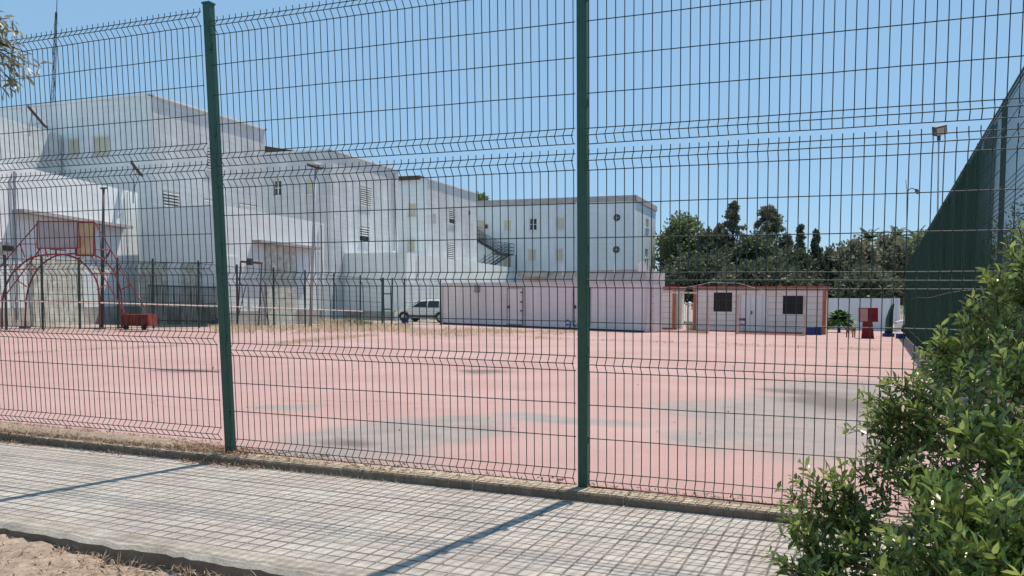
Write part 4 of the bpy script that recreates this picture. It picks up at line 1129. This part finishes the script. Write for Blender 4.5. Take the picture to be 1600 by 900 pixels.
# small bench
q = gpt(1329, 527); t = thing("bench", q, "tiny wooden stool beside the low palm", "stool")
mb = MB(); mb.box(q + Z * .42, (.36, .3, .05)); mb.build("seat", M_rust, t)
for i in (-1, 1):
    for j in (-1, 1): mb = MB(); mb.box(q + Vector((.15 * i, .12 * j, .2)), (.045, .045, .4)); mb.build("leg", M_rust, t)
# covered pole with blue base
q = gpt(1388, 526); t = thing("covered_stand", q, "folded dark green cover on a stand with a blue base", "stand")
mb = MB(); mb.tube([q + Z * .1, q + Z * .9, q + Z * 1.35 + X0 * .1, q + Z * 1.75 + X0 * .2], .2, 8, .08); mb.build("cover", M_green, t, True)
mb = MB(); mb.tube([q, q + Z * .18], .3, 14); mb.build("base", M_blue, t)
for px, py, lab in ((1407, 529, "round blue drum base at the foot of the screened fence"),):
    q = gpt(px, py); mb = MB(); mb.tube([q, q + Z * .24], .22, 14); o = mb.build("drum", M_blue); tag(o, lab, "drum")
# blue boxes left
q = gpt(337, 510); mb = MB(); mb.box(q + Z * .17, (.26, .3, .36)); t = thing("crate", q, "blue crate peeking out beside the near green post", "crate"); mb.build("box", M_blue, t); mb = MB(); mb.box(q + Z * .30 - Vector((0, .155, 0)), (.14, .01, .04)); mb.build("handle", M_cream, t)
q = gpt(633, 508); t = thing("crate", q, "blue crate standing on a flat blue tray before the silver car", "crate"); mb = MB(); mb.box(q + Z * .2, (.34, .3, .4)); mb.build("box", M_blue, t); mb = MB(); mb.box(q + Vector((-.22, -.1, .04)), (.6, .4, .08)); mb.build("tray", M_blue, t)
q = gpt(886, 515); t = thing("folded_chair", q, "bent blue folding chair leaning against the container near its middle", "chair")
mb = MB(); mb.tube([q + Vector((-.15, 0, .42)), q + Vector((.05, 0, .5)), q + Vector((.18, 0, .35)), q + Vector((.15, 0, .12)), q + Vector((-.02, 0, .04)), q + Vector((-.15, 0, .1))], .035, 6)
mb.build("frame", M_blue, t); mb = MB(); mb.box(q + Vector((.02, 0, .26)), (.2, .08, .07)); mb.build("seat", M_blue, t); mb = MB(); mb.tube([q + Vector((.3, 0, .45)), q + Vector((.32, 0, .2)), q + Vector((.45, 0, .18))], .025, 5); mb.build("arm", M_blue, t)

# ------------------------------------------------------------------ vegetation
def rv(): 
    while 1:
        v = Vector((ru(-1, 1), ru(-1, 1), ru(-1, 1)))
        if .05 < v.length < 1: return v
def leafquad(mb, p, d, nrm, L_, W_):
    sd = d.cross(nrm)
    if sd.length < 1e-4: return
    sd.normalize(); o = len(mb.v)
    up = sd.cross(d) * (L_ * .06)
    mb.v += [p, p + d * L_ * .45 + sd * W_ / 2 + up, p + d * L_, p + d * L_ * .45 - sd * W_ / 2 + up]
    mb.f.append((o, o + 1, o + 2, o + 3))
def leaf6(mb, p, d, nrm, L_, W_):
    sd = d.cross(nrm)
    if sd.length < 1e-4: return
    sd.normalize(); n_ = sd.cross(d).normalized(); o = len(mb.v); f = n_ * (W_ * .16)
    mb.v += [p, p + d * L_ * .3 + sd * W_ * .45 + f, p + d * L_ * .7 + sd * W_ * .42 + f, p + d * L_ - n_ * L_ * .08, p + d * L_ * .7 - sd * W_ * .42 + f, p + d * L_ * .3 - sd * W_ * .45 + f, p + d * L_ * .5]
    mb.f += [(o, o + 1, o + 6), (o + 1, o + 2, o + 6), (o + 2, o + 3, o + 6), (o + 3, o + 4, o + 6), (o + 4, o + 5, o + 6), (o + 5, o, o + 6)]

def tree(px, ytop, ybase, wpx, Y, m, label, kind="round", seed=1, name="tree", n=7000, lsz=.42, group="trees beyond the cabins"):
    random.seed(seed)
    top = pix(px, ytop, Y); sc_ = Y / F; W = wpx * sc_; base = on_g(px, Y); H = top.z - base.z
    t = thing(name, base, label, "tree", group)
    cb = pix(px, ybase, Y).z; CH = top.z - cb
    tr = MB(); tr.tube([base, base + Z * H * .3 + X0 * ru(-.2, .2), base + Z * H * .6 + X0 * ru(-.3, .3), base + Z * H * .93], max(.12, W * .035), 7, .04)
    clumps = []
    if kind == "round":
        for k in range(44):
            v = rv(); c = Vector((base.x + v.x * W * .40, Y + v.y * W * .40, cb + CH * (.5 + v.z * .46)))
            hh = (c.z - cb) / CH; 
            if hh > .6: c.x = base.x + (c.x - base.x) * (1.35 - hh * .75)
            clumps.append((c, ru(.13, .24) * W, .8))
    elif kind == "cone":
        for k in range(36):
            hh = (k + .5) / 36; r_ = W * .5 * (1 - hh) ** .9 + .05; a = ru(0, 6.28)
            c = Vector((base.x + math.cos(a) * r_ * .62, Y + math.sin(a) * r_ * .62, cb + CH * hh)); clumps.append((c, max(.14, r_ * .45), 1.2))
    elif kind == "open":
        for k in range(95):
            hh = ru(0, 1) ** .9; prof = W * .5 * ((1 - hh) ** .6) * ru(.25, 1.15) + .05; a = ru(0, 6.28)
            c = Vector((base.x + math.cos(a) * prof, Y + math.sin(a) * prof, cb + CH * hh * .97 + ru(-.1, .15))); clumps.append((c, ru(.035, .085) * W * (1.3 - hh * .5), .5))
    if kind != 'round': lsz *= .62; n = int(n * 1.5)
    per = n // len(clumps); cr = MB()
    for c, r_, fl in clumps:
        tr.tube([Vector((base.x, base.y, max(base.z + H * .25, c.z - H * .2))), lerp(Vector((base.x, base.y, c.z)), c, .6) - Z * r_ * .3, c], .05, 4, .015)
        for _ in range(per):
            v = rv().normalized() * abs(random.gauss(.62, .3)); p = c + Vector((v.x * r_, v.y * r_, v.z * r_ * fl))
            d = (v + rv() * .9).normalized(); leafquad(cr, p, d, rv(), lsz * ru(.6, 1.3), lsz * ru(.5, .9))
    tr.build("trunk", M_bark, t); cr.build("crown", m, t)
    return t
tree(1062, 333, 462, 96, 92, M_tree1, "big rounded green tree right against the wing's corner", "round", 1, n=12000)
tree(1105, 360, 462, 70, 88, M_tree2, "dark tree in the dip between the big rounded tree and the tall open pines", "round", 2, n=6500)
tree(1143, 312, 462, 70, 90, M_tree3, "tall open pine, left one of the two tallest crowns", "open", 3, "pine_tree", n=5500)
tree(1197, 320, 462, 96, 90, M_tree3, "tall broad pine, right one of the two tallest crowns", "open", 4, "pine_tree", n=7500)
tree(1170, 365, 466, 100, 84, M_tree2, "dark bushy tree below the two tallest pines", "round", 5, n=8000)
tree(1247, 353, 466, 38, 80, M_tree2, "slim pointed cypress, left of the pair", "cone", 6, "cypress_tree", n=3000)
tree(1272, 361, 466, 44, 80, M_tree2, "slim pointed cypress, right of the pair", "cone", 7, "cypress_tree", n=3200)
tree(1232, 392, 468, 90, 78, M_tree2, "low green tree at the feet of the two cypresses", "round", 8, n=7000)
tree(1335, 368, 480, 90, 80, M_tree3, "greyish bushy tree behind the white boundary wall", "round", 9, n=9000)
tree(1392, 364, 480, 96, 84, M_tree3, "greyish bushy tree beside the tall palms", "round", 10, n=9000)
tree(1122, 350, 462, 60, 89, M_tree3, "feathery grey green tree at the left foot of the two tallest pines", "open", 21, n=5000)
tree(1224, 364, 462, 56, 86, M_tree3, "feathery grey green tree between the right tall pine and the cypresses", "open", 22, n=4500)
tree(1296, 392, 480, 80, 82, M_tree2, "dark low tree between the cypresses and the grey trees", "round", 12, n=7000)
tree(1440, 368, 490, 80, 82, M_tree1, "green tree partly hidden by the screened fence", "round", 13, n=6000)
tree(1090, 405, 470, 140, 80, M_tree2, "wide dark hedge like tree directly behind the short cabin", "round", 14, n=9000)
tree(1190, 420, 475, 150, 74, M_tree2, "wide dark shrub mass directly behind the long cabin", "round", 15, n=9000)
tree(1360, 425, 480, 120, 72, M_tree2, "low dark green shrub above the white boundary wall", "round", 16, n=7000)
tree(752, 303, 340, 30, 98, M_tree1, "treetop just showing over the roof where the wing meets the blocks", "round", 17, n=1800)
def palm(px, ytop, Y, label, H=None, nf=26, fl=2.0, m=None, name="palm_tree", seed=1, yb=None, group=None, tr_r=.2, lw=.02):
    random.seed(seed); m = m or M_palm
    top = pix(px, ytop, Y); base = on_g(px, Y); t = thing(name, base, label, "palm", group)
    hub = Vector((top.x, Y, top.z - fl * .35))
    mb = MB(); mb.tube([base, lerp(base, hub, .5), hub], tr_r, 8, tr_r * .8); mb.build("trunk", M_bark, t)
    cr = MB()
    for k in range(nf):
        a = ru(0, 6.28); el = ru(-.5, 1.3) if fl > 1.5 else ru(-.35, 1.5); d = Vector((math.cos(a) * math.cos(el), math.sin(a) * math.cos(el), math.sin(el)))
        pts = [hub + d * (fl * s) - Z * (fl * .35 * s * s) for s in (0, .25, .5, .75, 1)]
        for i in range(4):
            dd = (pts[i + 1] - pts[i]).normalized(); sd = dd.cross(Z).normalized()
            for j in range(6):
                p = lerp(pts[i], pts[i + 1], j / 6)
                for s in (-1, 1): leafquad(cr, p, (dd * .6 + sd * s * .8 - Z * .2).normalized(), Z + rv() * .4, fl * .28 * (1 - i * .15), fl * .035 + lw)
    cr.build("fronds", m, t)
palm(1402, 360, 90, "palm with a spiky round head, left of the two above the trees", seed=31, group="palms above the trees")
palm(1434, 360, 90, "palm with a spiky round head, right of the two, next to the screened fence", seed=32, group="palms above the trees")
palm(1357, 362, 92, "palm head half merged into the grey trees behind the white wall", seed=34, group="palms above the trees")
palm(1312, 492, 52, "low bright green palm clump beside the cabin's right corner", fl=1.0, nf=120, m=M_fern, name="low_palm", seed=33, tr_r=.07, lw=.06)

# hedge/tree behind the side fence at the right edge
random.seed(40)
hg = thing("hedge", sp(7, gz(8, 12), 2.6), "leafy hedge behind the screened fence at the right edge", "hedge")
cr = MB()
for k in range(330):
    c = sp(ru(4, 46), ru(-.2, 3.35), ru(1.6, 3.2))
    for _ in range(130):
        v = rv(); leafquad(cr, c + v * .55, (v + rv()).normalized(), rv(), .09 * ru(.7, 1.4), .05)
cr.build("foliage", M_tree1, hg)
tk = MB()
for k in range(12): q = sp(7 + k * 2.2, gz(8, 12), 2.6); tk.tube([q, q + Z * 1.5 + rv() * .2], .03, 5, .01)
tk.build("stem", M_bark, hg)

# ---- near right bush
random.seed(50)
root = Vector((2.05, 2.45, -.18))
bush = thing("bush", root, "large glossy green leafy bush filling the lower right corner", "bush")
lv = MB(); lvy = MB(); tw = MB()
def shoot(p0, d, L_, nl, ls, droop=.15, lit_young=0):
    pts = []; p = p0.copy(); dd = d.normalized(); k = 6
    for i in range(k + 1):
        pts.append(p.copy()); p = p + dd * (L_ / k); dd = (dd + rv() * .12 - Z * droop * .1).normalized()
    tw.tube(pts, .0028, 3, .0012, cap=False)
    side = dd.cross(Z)
    if side.length < .1: side = Vector((1, 0, 0))
    side.normalize(); ph = ru(0, 6.28)
    for i in range(nl):
        f = (i + .6) / nl; x = f * k; j = min(int(x), k - 1); q = lerp(pts[j], pts[j + 1], x - j); ax = (pts[j + 1] - pts[j]).normalized()
        a = ph + i * 2.4; o_ = (side * math.cos(a) + ax.cross(side) * math.sin(a)).normalized()
        ld = (ax * ru(.35, .8) + o_ * ru(.6, 1.) + Z * .15).normalized()
        nn = (o_.cross(ax) + Z * .6 + rv() * .9)
        leaf6(lvy if (lit_young and f > .5 and R() < lit_young) else lv, q, ld, nn, ls * ru(.6, 1.25) * (1 - .25 * f), ls * .30 * ru(.8, 1.15))
# blobs: (px, py, r_px, Y)
blobs = [(1600, 470, 60, 3.9), (1560, 535, 62, 3.9), (1490, 575, 52, 3.9), (1600, 600, 85, 3.6), (1430, 640, 62, 3.8), (1510, 665, 95, 3.6), (1400, 705, 48, 3.8),
         (1590, 730, 100, 3.3), (1440, 770, 80, 3.6), (1350, 815, 55, 3.6), (1300, 870, 50, 3.5), (1390, 880, 80, 3.4), (1520, 830, 100, 3.1), (1600, 870, 95, 2.8), (1270, 905, 38, 3.4), (1470, 920, 90, 3.0)]
for (bx_, by_, br, Y) in blobs:
    br *= .94
    c = pix(bx_, by_, Y); r_ = br / F * Y
    tw.tube([root + rv() * .1, lerp(root, c, .5) + rv() * .12 + Z * .1, c], .014, 5, .005)
    for _ in range(int(16 + (br / 10) ** 2 * .95)):
        v = rv().normalized() * (R() ** (.25 if R() < .6 else 1.)); p = c + Vector((v.x * r_, v.y * r_ * 1.1, v.z * r_ * .95))
        d = (v * 1.0 + Z * .55 + rv() * .5).normalized()
        shoot(p - d * .07, d, ru(.09, .17), random.randint(8, 11), .058 if Y > 3.35 else .074, lit_young=.85 if (v.length > .8 and v.z > -.1 and v.y < .5) else .08)  # upper outer shoots get the paler tips, painting in sunlit foliage
# projecting twigs at the outline
for (x0, y0, x1, y1, Y) in [(1300, 800, 1228, 728, 3.6), (1310, 810, 1262, 722, 3.6), (1330, 800, 1300, 728, 3.6), (1270, 850, 1215, 800, 3.5), (1290, 850, 1222, 762, 3.6), (1290, 880, 1225, 830, 3.5), (1250, 900, 1212, 868, 3.4), (1340, 780, 1288, 752, 3.6),
                            (1400, 690, 1335, 655, 3.8), (1410, 650, 1340, 640, 3.8), (1420, 620, 1380, 585, 3.8), (1380, 720, 1345, 690, 3.8), (1480, 560, 1440, 520, 3.9), (1520, 530, 1490, 480, 3.9), (1500, 560, 1462, 535, 3.9), (1540, 500, 1510, 455, 3.9), (1560, 500, 1555, 430, 3.9),
                            (1600, 440, 1580, 370, 3.9), (1610, 420, 1590, 345, 3.9), (1400, 660, 1352, 612, 3.8), (1560, 460, 1548, 415, 3.9), (1330, 830, 1272, 778, 3.6), (1360, 760, 1330, 722, 3.7)]:
    a, b_ = pix(x0, y0, Y), pix(x1, y1, Y - .1); d = b_ - a; L_ = d.length
    for k in range(3):
        shoot(a + rv() * .03, d + rv() * L_ * .25, L_ * ru(.7, 1.), int(L_ / .017), .062, lit_young=.7)
    tw.tube([a, lerp(a, b_, .8)], .004, 4, .0015)
lv.build("leaves", M_bush, bush); lvy.build("lit_young_leaves", M_bushy, bush); tw.build("twigs", M_bark, bush)
print("bush leaves", len(lv.f) // 6)

# ---- olive branch top left, on a tree whose trunk stands out of frame
random.seed(60)
ot = thing("olive_tree", (-3.6, 3.2, -.18), "silvery olive branch reaching in at the top left corner", "tree")
lv = MB(); tw = MB()
trunk = [Vector((-3.6, 3.2, -.18)), Vector((-3.55, 3.2, .9)), Vector((-3.4, 3.3, 1.8)), Vector((-3.1, 3.35, 2.45))]
tk = MB(); tk.tube(trunk, .09, 9, .035); tk.build("trunk", M_bark, ot)
YO = 3.4
ends = [(15, 28, 14), (30, 50, 16), (22, 78, 18), (32, 100, 14), (20, 128, 14), (58, 105, 8), (50, 85, 7), (5, 110, 15), (0, 60, 22), (-30, 40, 25), (-25, 100, 25), (-40, 0, 30)]
for x, y, n in ends:
    e = pix(x, y, YO + ru(-.1, .1)); s0 = pix(-70, 60, YO); tw.tube([trunk[-1], s0, lerp(s0, e, .6) + Z * .02, e], .008, 4, .0015)
    for k in range(n):
        p = lerp(pix(max(x - 45, -60), y - 5, YO), e, ru(.3, 1)) + rv() * .045
        d = (Vector((.55, -.1, -.5)) + rv() * .9).normalized(); leaf6(lv, p, d, Z + rv() * .8, .058 * ru(.7, 1.2), .014)
lv.build("leaves", M_olive, ot); tw.build("twigs", M_bark, ot)

# ------------------------------------------------------------------ ground clutter (uncountable)
def tuft(mb, p, h, n, spread=.06, w=.004):
    for _ in range(n):
        a = ru(0, 6.28); l = h * ru(.4, 1.1); d = Vector((math.cos(a) * ru(.1, .9), math.sin(a) * ru(.1, .9), 1)).normalized()
        b_ = p + Vector((math.cos(a), math.sin(a), 0)) * ru(0, spread); sd = Vector((-math.sin(a), math.cos(a), 0)) * w
        mb.add([b_ - sd, b_ + sd, b_ + d * l * .6 + sd * .5 + Vector((0, 0, 0)), b_ + d * l - Z * l * .1], [(0, 1, 2, 3)])
random.seed(70)
mb = MB()
for _ in range(1500):                # grass band before container and far fence
    px = ru(335, 900); y = lerp(512, 514, (px - 335) / 560) + abs(random.gauss(0, 1)) * (3.8 if px < 720 else 2.6) + (3 if px > 640 else 0)
    tuft(mb, gpt(px, y), ru(.08, .30) if px < 800 else ru(.05, .16), 8, .22, .012)
for _ in range(420):
    px = ru(430, 585); y = lerp(537, 524, (px - 430) / 155) + random.gauss(0, 1.5); tuft(mb, gpt(px, y), ru(.03, .10), 5, .2, .009)
for _ in range(1100):
    px = ru(660, 1500); y = lerp(522, 549, (px - 660) / 780) + random.gauss(0, 1.0); 
    if R() < .5 + .5 * math.sin(px * .05) * math.sin(px * .013): tuft(mb, gpt(px, y), ru(.03, .12), 5, .15, .008)
for _ in range(500):
    px = ru(500, 640); tuft(mb, gpt(px, ru(505, 512)), ru(.1, .55) if 500 < px < 560 else ru(.1, .3), 7, .25, .010)
for _ in range(260):
    px = ru(20, 290); y = 552 - (px - 20) * .045 + random.gauss(0, .7)
    if R() < .7: tuft(mb, gpt(px, y), ru(.02, .09), 4, .1, .006)
tag(mb.build("dry_grass", M_straw), "dry straw coloured grass growing along cracks and the court's far edge", "grass", kind="stuff")
mb = MB()
for _ in range(260):
    px = ru(520, 580); tuft(mb, gpt(px, ru(506, 511)), ru(.1, .5), 4, .12, .014)
for _ in range(50): tuft(mb, gpt(ru(541, 549), 508), ru(.3, .5), 5, .2, .02)
tag(mb.build("weeds", M_tree1), "small green weeds at the far edge of the court", "weeds", kind="stuff")
# scattered debris on the court
mb = MB()
for _ in range(260):
    px, py = ru(0, 1400), 516 + 230 * R() ** 2.2; p = gpt(px, py)
    if py > 660 + (px - 360) * .06 : continue
    leafquad(mb, p + Z * .008, Vector((ru(-1, 1), ru(-1, 1), ru(0, .3))).normalized(), Z + rv() * .4, ru(.02, .06) * (1 if py < 580 else .5), ru(.01, .04))
tag(mb.build("scattered_leaves", M_litter), "small dry leaves and bits scattered over the pink court", "leaves", kind="stuff")

# litter and soil along the kerb and the left end
random.seed(80)
mb = MB()
def bits(n, s0, s1, n0, n1, z, sz, dens=lambda s: 1):
    for _ in range(n):
        s = ru(s0, s1)
        if R() > dens(s): continue
        nn = ru(n0, n1); p = st(s, nn, z + ru(0, .012))
        d = Vector((ru(-1, 1), ru(-1, 1), ru(-.1, .5))).normalized(); leafquad(mb, p, d, Z + rv() * .8, sz * ru(.5, 1.6), sz * ru(.12, .45))
dl = lambda s: 1 if s < -2.5 else max(.05, .5 - (s + 2.5) * .28)
bits(13000, -8, 1.0, -.15, .12, .002, .028, dl)
bits(2200, -8, -2.3, -.26, -.15, SWZ + .003, .03, lambda s: .3 + .7 * (math.sin(s * 2.1) > 0))
bits(6000, -8, -2.8, -.04, .26, .0, .03, lambda s: min(1, (-2.6 - s) * .5))
bits(7000, -6, 1.2, -3.3, -1.94, SWZ - .066, .03)
bits(700, -1, 3, -.05, .06, .002, .02)
bits(500, -8, 3, -1.7, -.2, SWZ + .004, .012)
tag(mb.build("leaf_litter", M_litter), "brown leaf litter and pine needles caught along the kerb", "leaf litter", kind="stuff")
mb = MB()
for _ in range(900):
    s = ru(-8, -2.6); tuft(mb, st(s, ru(-.16, .2), .0), ru(.02, .09) * (1.4 if s < -4 else 1), 3, .05, .002)
for _ in range(220):
    s = ru(-2.5, -1.2); tuft(mb, st(s, ru(-.2, -.1), SWZ), ru(.02, .05), 4, .06, .0015)
for _ in range(9000):
    s = ru(-6, 1.5); nn = -1.95 - 1.5 * R(); p = st(s, nn, SWZ - .06)
    d = Vector((ru(-1, 1), ru(-1, 1), ru(0, .35))).normalized(); leafquad(mb, p, d, Z + rv() * .5, ru(.02, .07), ru(.002, .006))
for _ in range(420): tuft(mb, st(ru(-6, 1), ru(-2.6, -1.93), SWZ - .08), ru(.03, .12), 6, .05, .0022)
tag(mb.build("dry_straw", M_straw), "dry straw and dead grass on the earth and at the left end of the kerb", "straw", kind="stuff")
# soil bank spilling at the left of the kerb
mb = MB(); cols = 120; rw = 7
for i in range(cols + 1):
    s = lerp(-9, -2.2, i / cols); k = min(1, max(0, (-2.2 - s) / 1.5))
    for j in range(rw):
        f = j / (rw - 1); nn = lerp(-.10, .05 + .16 * k, f); h = .006 + .028 * k * math.sin(f * math.pi) + ru(-.006, .01) * (k > 0) - .03 * (f in (0., 1.)) - (.03 * (1 - k) if k < 1 else 0)
        mb.v.append(st(s, nn, h))
for i in range(cols):
    for j in range(rw - 1): a = i * rw + j; mb.f.append((a, a + rw, a + rw + 1, a + 1))
tag(mb.build("soil_bank", M_earth, smooth=True), kind="structure")
# cracks pebbles
mb = MB()
for _ in range(500):
    s, nn = ru(-6, 1.2), -1.95 - 1.4 * R(); p = st(s, nn, SWZ - .065); r_ = ru(.004, .016)
    mb.tube([p - Z * r_ * .5, p + Z * r_ * .2, p + Z * r_ * .8], r_, 5, r_ * .4)
tag(mb.build("pebbles", M_kerb), "small pebbles scattered on the bare earth by the pavement edge", "pebbles", kind="stuff")
# bricks/edging at bottom left
mb = MB(); a, b_ = st(-3.9, -2.15, SWZ - .055), st(-3.05, -2.65, SWZ - .055)
mb.box((a + b_) / 2, ((b_ - a).length, .03, .05), b_ - a); o = mb.build("rusty_bar", M_rust); tag(o, "rusty bar lying on the earth in the lower left corner", "bar")
# red leaves near the kerb
def redleaf(p, sz, lab):
    mb = MB()
    for k in range(5):
        a = k * 1.1 + ru(-.2, .2); d = Vector((math.cos(a), math.sin(a), ru(.05, .5))).normalized(); leaf6(mb, p, d, Z, sz * ru(.7, 1.1), sz * .5)
    tag(mb.build("dry_leaf", M_redleaf), lab, "leaf", "curled red leaves by the kerb")
random.seed(90)
redleaf(st(1.28, .03, .015), .055, "curled red leaf lying at the kerb well right of the middle post")
redleaf(st(-.16, .03, .015), .045, "curled red leaf at the foot of the middle post")
# red hose/edge line on the court edge
mb = MB(); mb.tube([st(.05 + k * .2, -.01 + .012 * math.sin(k), .006) for k in range(13)], .006, 5); o = mb.build("string", M_red); tag(o, "thin red cord lying along the kerb right of the middle post", "cord")

# ------------------------------------------------------------------ light
AZ = math.atan2(.565, .825); EL = math.radians(61)
w = bpy.data.worlds.new("World"); sc.world = w; w.use_nodes = True
nt = w.node_tree; sky = nt.nodes.new("ShaderNodeTexSky"); sky.sky_type = 'NISHITA'; sky.sun_disc = False
sky.sun_elevation = EL; sky.sun_rotation = AZ; sky.air_density = 1.0; sky.dust_density = 0.0; sky.ozone_density = 2.0; sky.altitude = 1200
mixn = nt.nodes.new("ShaderNodeMix"); mixn.data_type = 'RGBA'; mixn.inputs[0].default_value = 0.80
nt.links.new(sky.outputs[0], mixn.inputs[6]); mixn.inputs[7].default_value = (1.40, 2.50, 3.65, 1)
nt.links.new(mixn.outputs[2], nt.nodes["Background"].inputs[0]); nt.nodes["Background"].inputs[1].default_value = 0.15
sl = bpy.data.lights.new("sun", 'SUN'); so = bpy.data.objects.new("sun", sl); COL.objects.link(so)
sl.energy = 4.6; sl.angle = math.radians(.53); sl.color = (1, .90, .77)
sd = Vector((math.sin(AZ) * math.cos(EL), math.cos(AZ) * math.cos(EL), math.sin(EL)))
so.rotation_euler = (-sd).to_track_quat('-Z', 'Y').to_euler()
so.location = (0, 0, 30)
sc.view_settings.view_transform = 'Standard'; sc.view_settings.look = 'None'; sc.view_settings.exposure = 0.35; sc.view_settings.gamma = 1
sc.view_settings.use_curve_mapping = False
